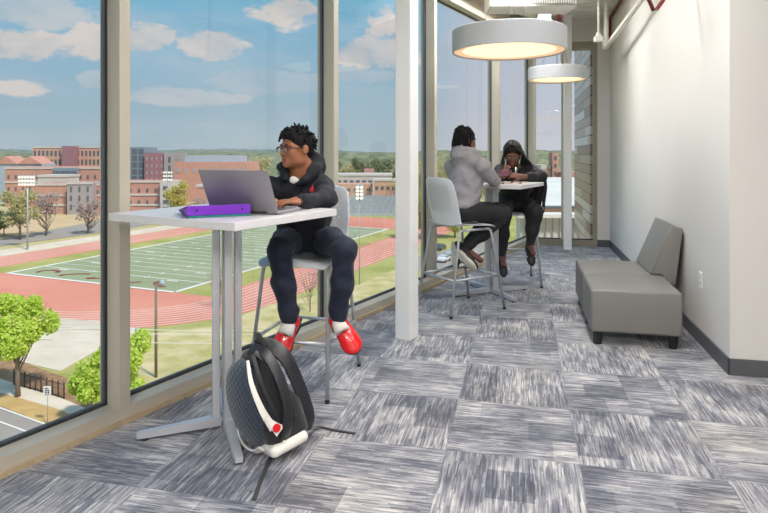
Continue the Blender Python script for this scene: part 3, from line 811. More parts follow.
# ================================================================ people
M_skin = mat('skin_brown', C(152, 99, 70), .5, var=.05, scale=20)
M_skin2 = mat('skin_deep_brown', C(106, 66, 50), .5, var=.05, scale=20)
M_lip = mat('lip', C(138, 82, 72), .45)
M_hair = mat('black_hair', C(19, 17, 19), .75, spec=.2, bump=.3, bscale=180)
M_eyew = mat('eye_white', C(225, 222, 215), .25); M_iris = mat('iris', C(40, 24, 16), .15)
M_hood = mat('black_navy_fleece', C(16, 20, 30), .85, sheen=.03, var=.12, scale=14, bump=.25, bscale=220)
M_jog = mat('navy_jogger_fabric', C(20, 30, 50), .8, sheen=.04, var=.1, scale=12, bump=.2, bscale=240)
M_sock = mat('white_sock', C(232, 230, 226), .85, bump=.3, bscale=300)
M_shoe = mat('red_shoe', C(220, 22, 30), .28, coat=.6, bump=.2, bscale=60)
M_sole = mat('dark_sole', C(40, 30, 34), .6)
M_tee = mat('white_cotton', C(232, 232, 232), .8)
M_greyh = mat('grey_marl_hoodie', C(146, 142, 146), .9, var=.10, scale=30, bump=.3, bscale=200)
M_legg = mat('black_trousers', C(28, 29, 34), .75, var=.1, scale=10)
M_blacktop = mat('black_top', C(24, 24, 28), .8, var=.1, scale=12)
M_specs = mat('spectacle_frame', C(30, 26, 26), .3); M_metal = mat('silver', C(210, 210, 214), .25, .9)

def head(c, M, s=1.0):
    """skin shapes of a head whose frame M is (right, forward, up)"""
    L = lambda x, y, z: V(c)+M @ (V((x, y, z))*s)
    E_ = lambda p, r, k=.02, op='+': ell(L(*p), V(r)*s, M, k*s, op)
    K = lambda a, b, ra, rb, k=.01: cap(L(*a), L(*b), ra*s, rb*s, k*s)
    out = [E_((0, -.012, .030), (.073, .096, .086)), E_((0, .030, -.035), (.058, .062, .068), .04), E_((0, .045, -.075), (.036, .042, .030), .03),
           E_((0, .078, -.094), (.018, .014, .015), .02)]
    for e in (-1, 1):
        out += [E_((e*.036, .058, -.028), (.024, .026, .026), .02), E_((e*.030, .078, .020), (.024, .012, .008), .014), E_((e*.048, .01, -.068), (.014, .036, .026), .03)]
        out += [E_((e*.077, -.006, -.008), (.008, .019, .031), .008), E_((e*.083, -.012, -.004), (.006, .014, .024), .005)]
    for e in (-1, 1): out.append(E_((e*.031, .096, -.002), (.017, .014, .011), .012, '-'))
    for e in (-1, 1): out.append(E_((e*.031, .076, -.002), (.014, .012, .011), .004))
    out += [K((0, .086, .012), (0, .103, -.028), .007, .0115, .010), E_((-.011, .093, -.034), (.0095, .011, .008), .006), E_((.011, .093, -.034), (.0095, .011, .008), .006),
            E_((0, .088, -.057), (.024, .012, .0065), .005), E_((0, .086, -.068), (.021, .012, .0075), .005)]
    return out, L
def face_parts(L, M, s, root, skin, body):
    for e in (-1, 1):
        mb = MB(); mb.ball(L(e*.031, .0835, -.002), V((.0095, .0085, .0048))*s, 14, M.to_4x4()); o = mb.build('eye', M_eyew, root, world=True)
        mb = MB(); mb.ball(L(e*.031, .0905, -.002), V((.0045, .0028, .0045))*s, 10, M.to_4x4()); mb.build("iris", M_iris, o)
    for e in (-1, 1):
        mb = MB(); mb.tube(bez([L(e*.012, .0915, .018), L(e*.03, .0925, .024), L(e*.050, .078, .018)], 8), [.002*s, .0032*s, .0035*s, .0035*s, .0032*s, .003*s, .0025*s, .002*s, .0012*s], 8); mb.build('eyebrow', M_hair, root, world=True)
def lipfun(L, M, s):
    Mi = M.transposed(); c = L(0, 0, 0)
    def f(cen):
        q = (cen-np.array(c)) @ np.array(Mi).T/s
        return ((np.abs(q[:, 0]) < .021) & (q[:, 1] > .082) & (q[:, 2] > -.077) & (q[:, 2] < -.050)).astype(int)
    return f

def hand(w, d, n, s=1.0, curl=.5, side=1, spread=.10):
    """palm and five fingers: w wrist, d towards the fingers, n back-of-hand normal, side: +1 thumb on (d x n)"""
    d = V(d).normalized(); n = V(n); n = (n-d*n.dot(d)).normalized(); a = d.cross(n)*side
    L = lambda x, y, z: V(w)+(a*x+d*y+n*z)*s
    Rm = Matrix((a, d, n)).transposed()
    o = [ell(L(0, .045, 0), V((.040, .052, .015))*s, Rm, .015), cap(w, L(0, .03, 0), .026*s, .024*s, .02)]
    for i, (x, ln, r) in enumerate(((.029, .072, .0092), (.010, .080, .0095), (-.010, .074, .0092), (-.028, .058, .0082))):
        th = spread*(x/.03)*.6; p = L(x, .082, 0); ang = curl*.35
        dirv = None
        for j, (fr, rr) in enumerate(((.45, 1.0), (.32, .94), (.25, .84))):
            dv = (d*math.cos(ang)-n*math.sin(ang))+a*th; dv.normalize()
            q = p+dv*ln*fr*s; o.append(cap(p, q, r*rr*s, r*(rr-.06)*s, .004)); p = q; ang += curl*.75
    p0 = L(.026, .018, -.004); p1 = L(.050, .045, -.012); p2 = L(.058, .072, -.02-curl*.01); p3 = L(.056, .092, -.028-curl*.016)
    o += [cap(p0, p1, .014*s, .0115*s, .01), cap(p1, p2, .0105*s, .0095*s, .004), cap(p2, p3, .0095*s, .008*s, .004)]
    return o

def shoe(ankle, heel_dir, toe_dir, up, ln=.27, r=None, mats=None, parent=None, h=.005, col=True, name='shoe', thick=1.0):
    """low trainer; toe_dir points from heel to toe, up is the foot's own up; the ankle joint sits above the heel"""
    M = frame(toe_dir, up); L = lambda x, y, z: V(ankle)+M @ V((x, y, z))
    k = thick
    pr = [ell(L(0, -.02, -.055), V((.036*k, .048, .040)), M, .03), ell(L(0, .06, -.062), V((.040*k, .075, .034)), M, .04), ell(L(0, .135, -.072), V((.045*k, .062, .026)), M, .04),
          ell(L(0, -.015, -.02), V((.040*k, .045, .035)), M, .03)]
    up_ = org(name, pr, h, mats[0], parent, cut=None)
    sp = [rbox(L(0, -.02, -.092), (.034*k, .045, .010), M, .008, .03), rbox(L(0, .05, -.092), (.036*k, .07, .010), M, .008, .03), ell(L(0, .13, -.092), V((.046*k, .068, .012)), M, .03)]
    so = org('sole', sp, h, mats[1], up_, world=False)
    return up_

def wrinkles(a=.004, f=38.0, seed=0):
    def g(X, Y, Z):
        s = seed*1.7
        u = X+.02*np.sin(Z*23+s)+.018*np.sin(Y*31+2*s); v = Z+.022*np.sin(X*27+s)+.02*np.sin(Y*19+s)
        return a*np.sin(f*(.55*u+.9*v+.35*Y)+s)*np.sin(f*.37*(u-.6*v+.8*Y)+1.3+s)+a*.6*np.sin(f*1.7*(v-.3*u)+3*s)*np.sin(f*.6*(Y+u)+s)
    return g

# ---------------------------------------------------------------- student with the laptop
J = dict(pel=V((-.50, 3.88, .90)), hL=V((-.585, 3.83, .875)), hR=V((-.405, 3.85, .875)),
         kL=P(280, 249, 3.41), kR=P(344.5, 249, 3.44), aL=P(289, 320, 3.47), aR=P(338.5, 318, 3.50),
         ch=V((-.50, 3.74, 1.15)), nk=V((-.495, 3.665, 1.315)), sL=P(269, 188, 3.64), sR=P(322, 187, 3.73),
         eL=V((-.745, 3.50, 1.19)), wL=V((-.64, 3.27, 1.178)), eR=V((-.318, 3.47, 1.163)), wR=V((-.425, 3.245, 1.160)))
J['hd'] = P(296.5, 148.5, 3.60)
root = empty('person', (-.5, 3.85, 0), 0, 'person in dark hoodie, glasses and red shoes, at the laptop looking out of the window', 'person')
Mh = frame(V((-.71, -.70, -.03)))
hp, HL = head(J['hd'], Mh, 1.0)
torR = (J['sR']-J['sL']).normalized(); Mt = Matrix((torR, V((0, 0, 1)).cross(torR), V((0, 0, 1)))).transposed()
body = hp+[cap(J['hd']+V((0.015, .015, -.05)), J['nk'], .052, .056, .03), cap(J['nk'], J['ch'], .07, .10, .05), cap(J['sL'], J['sR'], .05, .05, .04),
        cap(J['ch'], J['pel'], .105, .09, .04), cap(J['hL'], J['kL'], .060, .046, .02), cap(J['hR'], J['kR'], .060, .046, .02),
        cap(J['kL'], J['aL'], .045, .027, .02), cap(J['kR'], J['aR'], .045, .027, .02), cap(J['sL'], J['eL'], .045, .036, .02), cap(J['sR'], J['eR'], .045, .036, .02),
        cap(J['eL'], J['wL'], .034, .024, .02), cap(J['eR'], J['wR'], .034, .024, .02)]
fR = V((-.85, -.42, 0)); fL = V((.35, -.85, 0))
body += hand(J['wR']+fR.normalized()*.01+V((0, 0, .004)), fR+V((0, 0, .02)), V((.05, -.1, 1)), 1.0, .55, 1) + hand(J['wL'], fL+V((0, 0, .0)), V((0, 0, 1)), 1.0, .5, -1)
for a, tp in (('aL', V((-.42, -.55, -.95))), ('aR', V((.62, -.55, -.78)))): body += [cap(J[a], J[a]+V((0, 0, -.04)), .026, .024, .01), cap(J[a]+V((0, 0, -.04)), J[a]+tp.normalized()*.035+V((0, 0, -.04)), .024, .018, .01)]
org('body', body, .0045, [M_skin, M_lip], root, mfun=lipfun(HL, Mh, 1.0))
face_parts(HL, Mh, 1.0, root, M_skin, None)
# glasses
g_ = MB()
for e in (-1, 1):
    cc = [HL(e*.031+.0235*math.cos(a), .104-.10*abs(e*.031+.0235*math.cos(a))**1.5*2.2, -.005+.0165*math.sin(a)*(1 if math.sin(a) > 0 else .95)) for a in [2*PI*k/20 for k in range(20)]]
    g_.tube(cc, .0014, 6, closed=True)
    g_.tube([HL(e*.031+.025*math.cos(a), .1045-.10*abs(e*.031+.025*math.cos(a))**1.5*2.2, -.004+.0165*math.sin(a)) for a in [PI*k/10 for k in range(11)]], .0038, 6)
    g_.tube([HL(e*.054, .098, .004), HL(e*.072, .075, .006), HL(e*.081, .0, .004), HL(e*.08, -.02, -.006)], .0034, 6)
g_.tube([HL(-.008, .107, .002), HL(.008, .107, .002)], .0018, 6)
gl = g_.build('spectacles', M_specs, root, world=True)
lm = bpy.data.materials.new('lens_clear'); lm.use_nodes = True; t = NT(lm.node_tree); t.n.remove(t.n['Principled BSDF'])
a_ = t.new('ShaderNodeBsdfTransparent'); b_ = t.new('ShaderNodeBsdfGlossy'); b_.inputs['Roughness'].default_value = .03; x_ = t.new('ShaderNodeMixShader'); x_.inputs[0].default_value = .16
t.put(x_.inputs[1], a_.outputs[0]); t.put(x_.inputs[2], b_.outputs[0]); t.put(t.n['Material Output'].inputs[0], x_.outputs[0])
for e in (-1, 1):
    mb = MB(); c0 = HL(e*.031, .1035, -.005); mb.lathe(c0, [(0, .001), (.021, 0), (.021, -.001), (0, -.001)], 24, Mh @ V((e*.25, 1, 0)))
    o = mb.build('lens', lm, gl)
mb = MB(); c0 = HL(.086, -.004, -.038); mb.ball(c0, .004); mb.ball(c0-V((0, 0, .012)), .003); mb.ball(c0-V((0, 0, .02)), .0025); mb.build('earring', M_metal, root, world=True)
# hair: short twisted locks on a close cap
def hair_cap(L, M, s, front=.070):
    pr = [ell(L(0, -.018, .040), V((.082, .100, .088))*s, M, .01), ell(L(0, -.05, -.01), V((.070, .060, .060))*s, M, .03)]
    pr += [ell(L(0, .10, -.005), V((.070, .070, .060))*s, M, .012, '-')]
    for e in (-1, 1): pr.append(ell(L(e*.085, .010, -.03), V((.03, .040, .035))*s, M, .01, '-'))
    return pr
hr = hair_cap(HL, Mh, 1.0)
R_ = random.Random(3)
for i in range(190):
    a = R_.uniform(0, 2*PI); zz = R_.uniform(-.25, 1.0); q = math.sqrt(max(0, 1-zz*zz))
    x, y = q*math.cos(a), q*math.sin(a)
    if y > .25 and zz < .50: continue
    if abs(x) > .7 and zz < .12 and y > -.35: continue
    p = V((x*.080, -.018+y*.098, .040+zz*.086)); o = V((x, y, zz))
    dr = (o*.55+V((R_.uniform(-.5, .5), R_.uniform(-.4, .5)+.25, -.55+R_.uniform(-.2, .25)))).normalized()
    if zz > .75: dr = (V((x, y*.6+.5, .25))+V((R_.uniform(-.5, .5), R_.uniform(-.5, .5), 0))).normalized()
    ln = R_.uniform(.018, .038); 
    p1 = p+dr*ln; hr.append(cap(HL(*p), HL(*p1), .0085, .0055, .003))
for (x, z) in ((-.045, .075), (-.030, .08), (-.012, .085), (.005, .085), (.022, .082), (.038, .078), (.052, .07), (-.058, .062), (.062, .055)):
    hr.append(cap(HL(x, .068, z+.018), HL(x*1.1+R_.uniform(-.008, .008), .098-abs(x)*.3, z-.016+R_.uniform(-.01, .008)), .009, .0055, .003))
org('hair', hr, .0035, M_hair, root, relax=0)
# hoodie
ho = [ell(J['ch']+V((0, .0, .0)), (.185, .125, .19), Mt, .06), ell(V((-.50, 3.80, 1.0)), (.175, .135, .15), Mt, .06), ell(V((-.50, 3.83, .915)), (.18, .14, .07), Mt, .03),
      cap(J['sL'], J['sR'], .066, .066, .05), cap(J['nk'], J['ch'], .085, .12, .05)]
ho += chain([J['sL'], J['eL'], J['wL']], [.070, .052, .038], .035) + chain([J['sR'], J['eR'], J['wR']], [.070, .050, .037], .035)
ho += [cap(J['wR'], J['wR']+V((-.022, -.012, 0)), .033, .030, .006)]
nkc = J['nk']
hoodp = [nkc+V(p) for p in ((-.085, -.085, -.045), (-.105, .0, .015), (-.06, .085, .055), (.02, .115, .075), (.085, .06, .055), (.085, -.03, .01), (.03, -.09, -.05), (-.02, -.10, -.075))]
ho += chain(hoodp, [.024, .030, .038, .044, .042, .032, .024, .016], .03)
ho += [ell(nkc+V((.03, .125, .01)), (.10, .06, .10), Mt, .05)]
ho += [cap(J['hd']+V((0.01, -.0, -.06)), nkc+V((-.01, -.045, -.02)), .060, .058, .02, '-')]
ho += [ell(nkc+V((-.025, -.085, -.015)), (.040, .035, .05), None, .02, '-')]
wr = wrinkles(.006, 38, 1)
hd_ = org('hoodie', ho, .006, M_hood, root, disp=wr)
for e in (-1, 1):
    a0 = nkc+V((-.03+e*.055, -.10, -.055)); mb = MB()
    pts = []
    for k in range(8):
        px = 291+e*9+k*.35*e; py = 181+k*4.2
        q, n_ = hit(hd_, px, py)
        if q: pts.append(q+n_*.003)
    if len(pts) > 2: mb.tube(pts, .0028, 6); mb.build('drawstring', M_hood, root, world=True)
# emblem on the chest
q, n_ = hit(hd_, 312.5, 188.5)
if q:
    mb = MB(); ex = n_.cross(V((0, 0, 1))).normalized()*-1; ez = ex.cross(n_)*-1
    ez = V((0, 0, 1))-n_*n_.z; ez.normalize()
    for (px_, pz_, hh, aa) in ((-.010, -.006, .030, .35), (.002, .004, .040, -.1), (.010, -.010, .028, -.45), (-.002, -.018, .018, 1.2)):
        c0 = q+n_*.003+ex*px_+ez*pz_; dv = ez*math.cos(aa)+ex*math.sin(aa); wv = dv.cross(n_)
        pts = [c0-dv*hh/2, c0+wv*.005, c0+dv*hh/2, c0-wv*.005]
        mb.poly([p+n_*.002 for p in pts], .003, n_)
    mb.build('emblem', mat('emblem_red', C(206, 40, 60), .6), root, world=True)
mb = MB(); mb.ball(nkc+V((-.030, -.047, -.056)), V((.038, .024, .028)), 16, Mt.to_4x4()); mb.build('t_shirt', M_tee, root, world=True)
# joggers
jp = [ell(J['pel']+V((0, -.02, -.02)), (.175, .15, .085), Mt, .05)]
kL2 = J['kL']+V((0, 0, .0)); kR2 = J['kR']
jp += chain([J['hL'], (J['hL']+kL2)/2+V((0, 0, .01)), kL2, (kL2*.5+J['aL']*.5)+V((-.004, .0, 0)), J['aL']+V((0, 0, .045)), J['aL']+V((0, 0, .012))], [.094, .080, .064, .062, .052, .042], .04)
jp += chain([J['hR'], (J['hR']+kR2)/2+V((0, 0, .01)), kR2, (kR2*.5+J['aR']*.5)+V((.004, .0, 0)), J['aR']+V((0, 0, .045)), J['aR']+V((0, 0, .012))], [.094, .080, .064, .061, .051, .040], .04)
org('joggers', jp, .006, M_jog, root, disp=wrinkles(.004, 44, 2))
for a, tp, nm in (('aL', V((-.42, -.55, -.95)), 0), ('aR', V((.62, -.55, -.78)), 1)):
    A0 = J[a]; tp = tp.normalized(); sd_ = tp.cross(V((0, -1, .2))).normalized()
    fw = V((0, -1, .6)); upf = (fw-tp*fw.dot(tp)).normalized()
    mb = MB(); mb.tube([A0+V((0, 0, -.004)), A0+V((0, -.004, -.03)), A0+tp*.045+V((0, -.008, -.035))], [.034, .038, .046], 20); mb.build('sock', M_sock, root, True, world=True)
    shoe(A0+V((0, .0, -.012)), None, tp, upf, mats=[M_shoe, M_sole], parent=root, thick=1.32)

# ---------------------------------------------------------------- student in the grey hoodie, back to the camera
fw2 = V((.84, .54, 0)); rt2 = V((.54, -.84, 0))
c2 = V((.70, 5.59, 0))
pel = c2+fw2*-.02+V((0, 0, .90)); nk = P(468, 152, 5.66); hd2 = P(465.5, 140.5, 5.66)
sLf = P(452, 168, 5.78); sRt = P(483, 167, 5.48)
hipL = pel-rt2*.09; hipR = pel+rt2*.09
kR_ = P(503, 214, 5.72); kL_ = P(497, 210, 5.95); aR_ = P(466, 249, 5.62); aL_ = P(462.5, 248, 5.90)
eR_ = P(494, 184, 5.60); wR_ = V((.98, 5.95, 1.17)); wR_ = P(494, 181.5, 5.98); eL_ = V((.68, 6.00, 1.19)); wL_ = V((.86, 6.14, 1.165))
eR_.z = 1.165; wR_.z = 1.165
root = empty('person', (c2.x, c2.y, 0), 0, 'person in a grey hoodie and black trousers, seen from behind at the far table', 'person')
M2 = frame(V((.90, .42, -.10)))
hp, HL2 = head(hd2, M2, 1.0)
Mt2 = Matrix((rt2, fw2, V((0, 0, 1)))).transposed(); chs = (sLf+sRt)/2+V((-.01, -.0, -.14))
body = hp+[cap(hd2+V((0, 0, -.05)), nk, .05, .055, .03), cap(nk, chs, .06, .09, .05), cap(sLf, sRt, .045, .045, .03), cap(chs, pel, .10, .12, .05),
    cap(hipL, kL_, .07, .05, .03), cap(hipR, kR_, .07, .05, .03), cap(kL_, aL_, .045, .03, .02), cap(kR_, aR_, .045, .03, .02),
    cap(sLf, eL_, .04, .034, .02), cap(eL_, wL_, .032, .024, .02), cap(sRt, eR_, .04, .034, .02), cap(eR_, wR_, .032, .024, .02)]
body += hand(wR_, V((.15, 1, 0)), V((0, 0, 1)), .95, .5, -1)+hand(wL_, V((1, .1, 0)), V((0, 0, 1)), .95, .5, 1)
body += [cap(aR_, aR_+V((.13, -.02, -.10)), .03, .026, .02), cap(aL_, aL_+V((.02, -.02, -.13)), .03, .026, .02)]
org('body', body, .0055, [M_skin2, M_lip], root, mfun=lipfun(HL2, M2, 1.0))
face_parts(HL2, M2, 1.0, root, M_skin2, None)
hr = [ell(HL2(0, -.02, .038), V((.088, .106, .090)), M2, .01), ell(HL2(0, -.06, -.03), V((.078, .060, .080)), M2, .03), ell(HL2(0, .12, -.02), V((.07, .075, .075)), M2, .01, '-')]
for i in range(110):
    a = R_.uniform(0, 2*PI); q = R_.uniform(.3, 1); x, y = q*math.cos(a), q*math.sin(a)
    if y > .2: continue
    rr_ = R_.uniform(1.0, 1.12); p = V((x*.088*rr_, -.02+y*.104*rr_, .04+.090*rr_*math.sqrt(max(0, 1-q*q)))); p1 = V((x*.100*rr_, -.025+y*.114*rr_, -.01+R_.uniform(-.02, .02))); p2 = V((x*.095*rr_, -.03+y*.110*rr_, -.075+R_.uniform(-.035, .03)))
    hr += [cap(HL2(*p), HL2(*p1), .009, .009, .003), cap(HL2(*p1), HL2(*p2), .009, .006, .003)]
org('hair', hr, .005, M_hair, root, relax=0)
gh = [ell(chs, (.185, .13, .20), Mt2, .06), ell(chs*.45+pel*.55, (.165, .135, .19), Mt2, .06), ell(pel+V((0, 0, .045)), (.185, .155, .085), Mt2, .03), cap(sLf, sRt, .07, .07, .05), cap(nk, chs, .08, .12, .05)]
gh += chain([sLf, eL_, wL_], [.062, .048, .040], .03)+chain([sRt, (sRt+eR_)/2+V((0, 0, -.005)), eR_, wR_], [.070, .062, .052, .042], .03)
bk = nk-fw2*.06
gh += chain([nk+rt2*.085+fw2*.03+V((0, 0, -.04)), nk+rt2*.085-fw2*.05+V((0, 0, -.02)), bk-fw2*.06+V((0, 0, -.035)), nk-rt2*.085-fw2*.04+V((0, 0, -.015)), nk-rt2*.08+fw2*.04+V((0, 0, -.03))], [.035, .042, .05, .042, .035], .03)
gh += [ell(bk-fw2*.03+V((0, 0, -.05)), (.115, .065, .095), Mt2, .05)]
rc = nk-fw2*.035+V((0, 0, .005))
gh += chain([rc+(rt2*math.cos(a)*.092-fw2*math.sin(a)*.085)+V((0, 0, .03*math.sin(a))) for a in [2*PI*k/12 for k in range(13)]], [.030]*13, .02)
org('hoodie', gh, .0075, M_greyh, root, disp=wrinkles(.009, 34, 3))
tr = [ell(pel+V((0, 0, -.01)), (.18, .16, .085), Mt2, .05)]
tr += chain([hipL, kL_, (kL_+aL_)/2, aL_+V((.01, 0, .02))], [.095, .072, .058, .04], .04)+chain([hipR, kR_, (kR_+aR_)/2+V((0, 0, -.01)), aR_+V((.02, 0, .02))], [.098, .078, .06, .042], .04)
org('trousers', tr, .0075, M_legg, root, disp=wrinkles(.004, 30, 4))
M_cream = mat('cream_sole', C(214, 208, 196), .7, var=.08, scale=60); M_bsh = mat('black_shoe', C(32, 33, 38), .6)
shoe(aR_+V((.0, .0, .0)), None, V((.62, -.12, -.62)), V((.62, .60, .45)), mats=[M_bsh, M_cream], parent=root, h=.006, thick=1.15)
shoe(aL_, None, V((.05, -.12, -1)), V((.9, .2, .1)), mats=[M_bsh, M_cream], parent=root, h=.006)

# ---------------------------------------------------------------- student with the phone
fw3 = V((-.22, -.975, 0)); rt3 = V((-.975, .22, 0))        # her own right is the picture's left
pel = V((1.44, 6.78, .88)); nk = V((1.39, 6.60, 1.31)); hd3 = P(512.5, 154.5, 6.50)
sR3 = P(500, 171, 6.55); sL3 = P(532, 172, 6.66)
root = empty('person', (1.44, 6.78, 0), 0, 'person in black with long braids, looking down at a phone across the far table', 'person')
M3 = frame(V((-.22, -.93, -.38)), V((0, 0, 1)))
hp, HL3 = head(hd3, M3, 1.0)
Mt3 = Matrix((-rt3, -fw3, V((0, 0, 1)))).transposed(); chs = (sR3+sL3)/2+V((.01, .03, -.12))
eL3 = P(541, 178.5, 6.42); eL3.z = 1.165; wL3 = P(521, 177.5, 6.28); wL3.z = 1.175; eR3 = P(497, 181, 6.42); eR3.z = 1.165; wR3 = P(503, 179, 6.26); wR3.z = 1.18
hipA = pel+V((-.09, -.02, -.01)); hipB = pel+V((.09, 0, -.01))
kA = P(503.5, 211, 6.42); kB = P(534, 213, 6.48); aA = P(502.5, 257, 6.42); aB = P(530.5, 246, 6.50)
body = hp+[cap(hd3+V((0, .02, -.05)), nk, .047, .05, .03), cap(nk, chs, .06, .09, .05), cap(sR3, sL3, .042, .042, .03), cap(chs, pel, .10, .12, .05),
    cap(hipA, kA, .08, .055, .03), cap(hipB, kB, .08, .055, .03), cap(kA, aA, .048, .03, .02), cap(kB, aB, .048, .03, .02),
    cap(sL3, eL3, .04, .036, .02), cap(eL3, wL3, .034, .024, .02), cap(sR3, eR3, .04, .034, .02), cap(eR3, wR3, .032, .024, .02)]
ph = P(505, 173.5, 6.24)
body += hand(wL3, V((-.95, -.1, .22)), V((-.1, -.75, .6)), .95, .9, -1)+hand(wR3, V((.25, -.2, .7)), V((-.3, -1, .1)), .92, .9, 1)
body += [cap(aA, aA+V((0, -.09, -.07)), .03, .026, .02), cap(aB, aB+V((.01, -.08, -.07)), .03, .026, .02)]
org('body', body, .0055, [M_skin2, M_lip], root, mfun=lipfun(HL3, M3, 1.0))
face_parts(HL3, M3, 1.0, root, M_skin2, None)
g_ = MB()
for e in (-1, 1):
    g_.tube([HL3(e*.031+.023*math.cos(a), .104, -.006+.019*math.sin(a)) for a in [2*PI*k/16 for k in range(16)]], .0013, 6, closed=True)
    g_.tube([HL3(e*.054, .102, .0), HL3(e*.078, .03, .004)], .0015, 6)
g_.tube([HL3(-.008, .105, -.002), HL3(.008, .105, -.002)], .0013, 6)
g_.build('spectacles', M_specs, root, world=True)
hr = [ell(HL3(0, -.022, .040), V((.086, .106, .090)), M3, .01), ell(HL3(0, -.05, -.03), V((.085, .07, .09)), M3, .03), ell(HL3(0, .115, -.03), V((.062, .075, .085)), M3, .012, '-')]
org('hair', hr, .005, M_hair, root, relax=0)
mb = MB()
R2 = random.Random(11)
def braid(p0, pts, r=.010):
    mb.tube(bez([p0]+pts, 14), [r*(.95+.12*(i % 2)) if i < 13 else r*.6 for i in range(15)], 7)
for i in range(92):      # falling over both shoulders and down the back
    side = 1 if i % 5 < 3 else -1      # +1 = picture right
    a = R2.uniform(0, 1)
    b0 = R2.uniform(-.9, .75); an = .25+1.1*a
    st = HL3(-side*.092*math.sin(an)*math.cos(b0), -.022+.112*math.sin(b0)*(.6+.4*math.sin(an)), .040+.098*math.cos(an)*math.cos(b0*.7))
    s0 = HL3(-side*.004, -.022+.10*math.sin(b0), .135*math.cos(b0*.6))
    if side > 0:
        e = R2.random(); f_ = R2.random()
        p1 = HL3(-.100-.012*e, .02-.07*f_, .0); p2 = hd3+V((.12+.11*e, .05+.12*f_, -.13)); p3 = P(527+19*e, 179, 6.56+.22*f_); p4 = P(532+14*e*f_, 196+24*R2.random(), 6.58+.16*f_)
        if f_ < .35: p3 = P(521+5*e, 176, 6.46); p4 = P(521+6*e, 184+6*R2.random(), 6.42); 
        braid(s0, [st, p1, p2, p3, p4])
    else:
        e = R2.random(); f_ = R2.random()
        p1 = HL3(.090, .02-.07*f_, .0); p2 = hd3+V((-.085-.03*e, .02+.08*f_, -.16)); p3 = P(498+7*e, 178, 6.46+.15*f_); p4 = P(497+8*e, 182+8*R2.random(), 6.46+.15*f_)
        braid(s0, [st, p1, p2, p3, p4])
mb.build('braids', mat('braid_hair', C(34, 30, 32), .6, spec=.35), root, True, world=True)
tp = [ell(chs, (.175, .13, .18), Mt3, .06), ell(chs*.45+pel*.55, (.165, .14, .18), Mt3, .06), ell(pel+V((0, 0, .03)), (.19, .17, .09), Mt3, .04), cap(sR3, sL3, .062, .066, .05), cap(nk+V((0, .02, -.03)), chs, .06, .11, .04)]
tp += chain([sL3, eL3, eL3*.35+wL3*.65], [.072, .060, .046], .035)+chain([sR3, eR3, eR3*.2+wR3*.8], [.066, .052, .040], .03)
org('blouse', tp, .0075, M_blacktop, root, disp=wrinkles(.008, 30, 5))
tr = [ell(pel+V((0, -.02, -.02)), (.19, .17, .09), Mt3, .05)]
tr += chain([hipA, kA, (kA+aA)/2, aA+V((0, 0, .04))], [.105, .085, .062, .042], .04)+chain([hipB, kB, (kB+aB)/2, aB+V((0, 0, .04))], [.11, .092, .068, .045], .04)
org('trousers', tr, .0075, M_legg, root, disp=wrinkles(.004, 26, 6))
for a in (aA, aB): shoe(a+V((0, 0, .005)), None, V((.02, -.62, -.72)), V((0, -.72, .62)), mats=[M_bsh, M_sole], parent=root, h=.006, thick=.95)
q = P(515, 171.5, 6.38)
mb = MB(); mb.ball(P(516, 170, 6.43), V((.016, .008, .034)), 12); mb.build('pendant_necklace', M_metal, root, world=True)
Mp = Matrix.Translation(P(504, 173, 6.20)) @ frame(V((-.1, -.9, -.35))).to_4x4()
r = empty('smartphone', P(504, 173, 6.20), 0, 'phone in a mauve case held by the student with long braids', 'phone')
mb = MB(); mb.box((0, 0, 0), (.115, .011, .068), Mp @ Matrix.Rotation(.1, 4, 'Y'), .004); mb.build('phone_case', mat('mauve_case', C(126, 78, 92), .4), r, world=True)
mb = MB(); mb.lathe(Mp @ V((.04, .0055, .018)), [(0, .002), (.008, .002), (.009, 0), (0, 0)], 14, Mp.to_3x3() @ V((0, 1, 0))); mb.build('camera_lens', M_iris, r, world=True)
# small spread of game pieces / snacks on the far table
M_cr = mat('cream_token', C(226, 214, 190), .5); M_br = mat('brown_token', C(120, 84, 60), .5)
R3 = random.Random(4)
for i in range(9):
    px = 503+i*2.9; pp = FL(px, 184.2-(i*.18)+R3.uniform(-.5, .5), ZT)
    mb = MB(); mb.lathe((0, 0, .0005), [(0, 0), (.013, 0), (.014, .004), (.011, .012), (0, .014)], 16)
    o = mb.build('snack_piece', M_cr if i % 3 else M_br, None, True); o.location = pp
    tag(o, 'tiny cream or brown snack piece in the row along the far table edge', 'snack', 'snack pieces on the far table')
# ================================================================ outdoors
def gmat(name, c, var=.1, scale=.25, c2=None):
    m = bpy.data.materials.new(name); m.use_nodes = True; t = NT(m.node_tree); b = t.n['Principled BSDF']; b.inputs['Roughness'].default_value = .95; b.inputs['Specular IOR Level'].default_value = .1
    f = t.noise(t.pos(), scale, 4, .6); c2 = c2 or tuple(min(1, q*(1+2*var)) for q in c[:3])+(1,)
    t.put(b.inputs['Base Color'], t.ramp(f, [(.35, c), (.65, c2)])); return m
M_tan = gmat('dry_grass', C(186, 176, 120), .1, .06, C(206, 196, 158)); M_grass = gmat('grass', C(160, 166, 96), .1, .1, C(190, 186, 124))
M_turf = gmat('turf', C(152, 163, 130), .05, .05, C(166, 175, 144)); M_track = gmat('track_red', C(214, 140, 124), .05, .05, C(224, 156, 138))
M_conc = gmat('concrete', C(214, 202, 184), .04, .3, C(228, 218, 204)); M_road = gmat('asphalt', C(160, 154, 150), .05, .3); M_mulch = gmat('mulch', C(150, 118, 92), .2, 1.2, C(178, 146, 116))
M_line = mat('line_white', C(240, 240, 236), .8); M_endz = mat('endzone_red', C(150, 70, 66), .8)
def gpoly(name, pts, m, dz, kind='structure', th=.05, parent=None):
    mb = MB(); mb.poly([V((p[0], p[1], GZ+dz)) for p in pts], th)
    o = mb.build(name, m, parent); 
    if parent is None: tag(o, kind=kind)
    return o
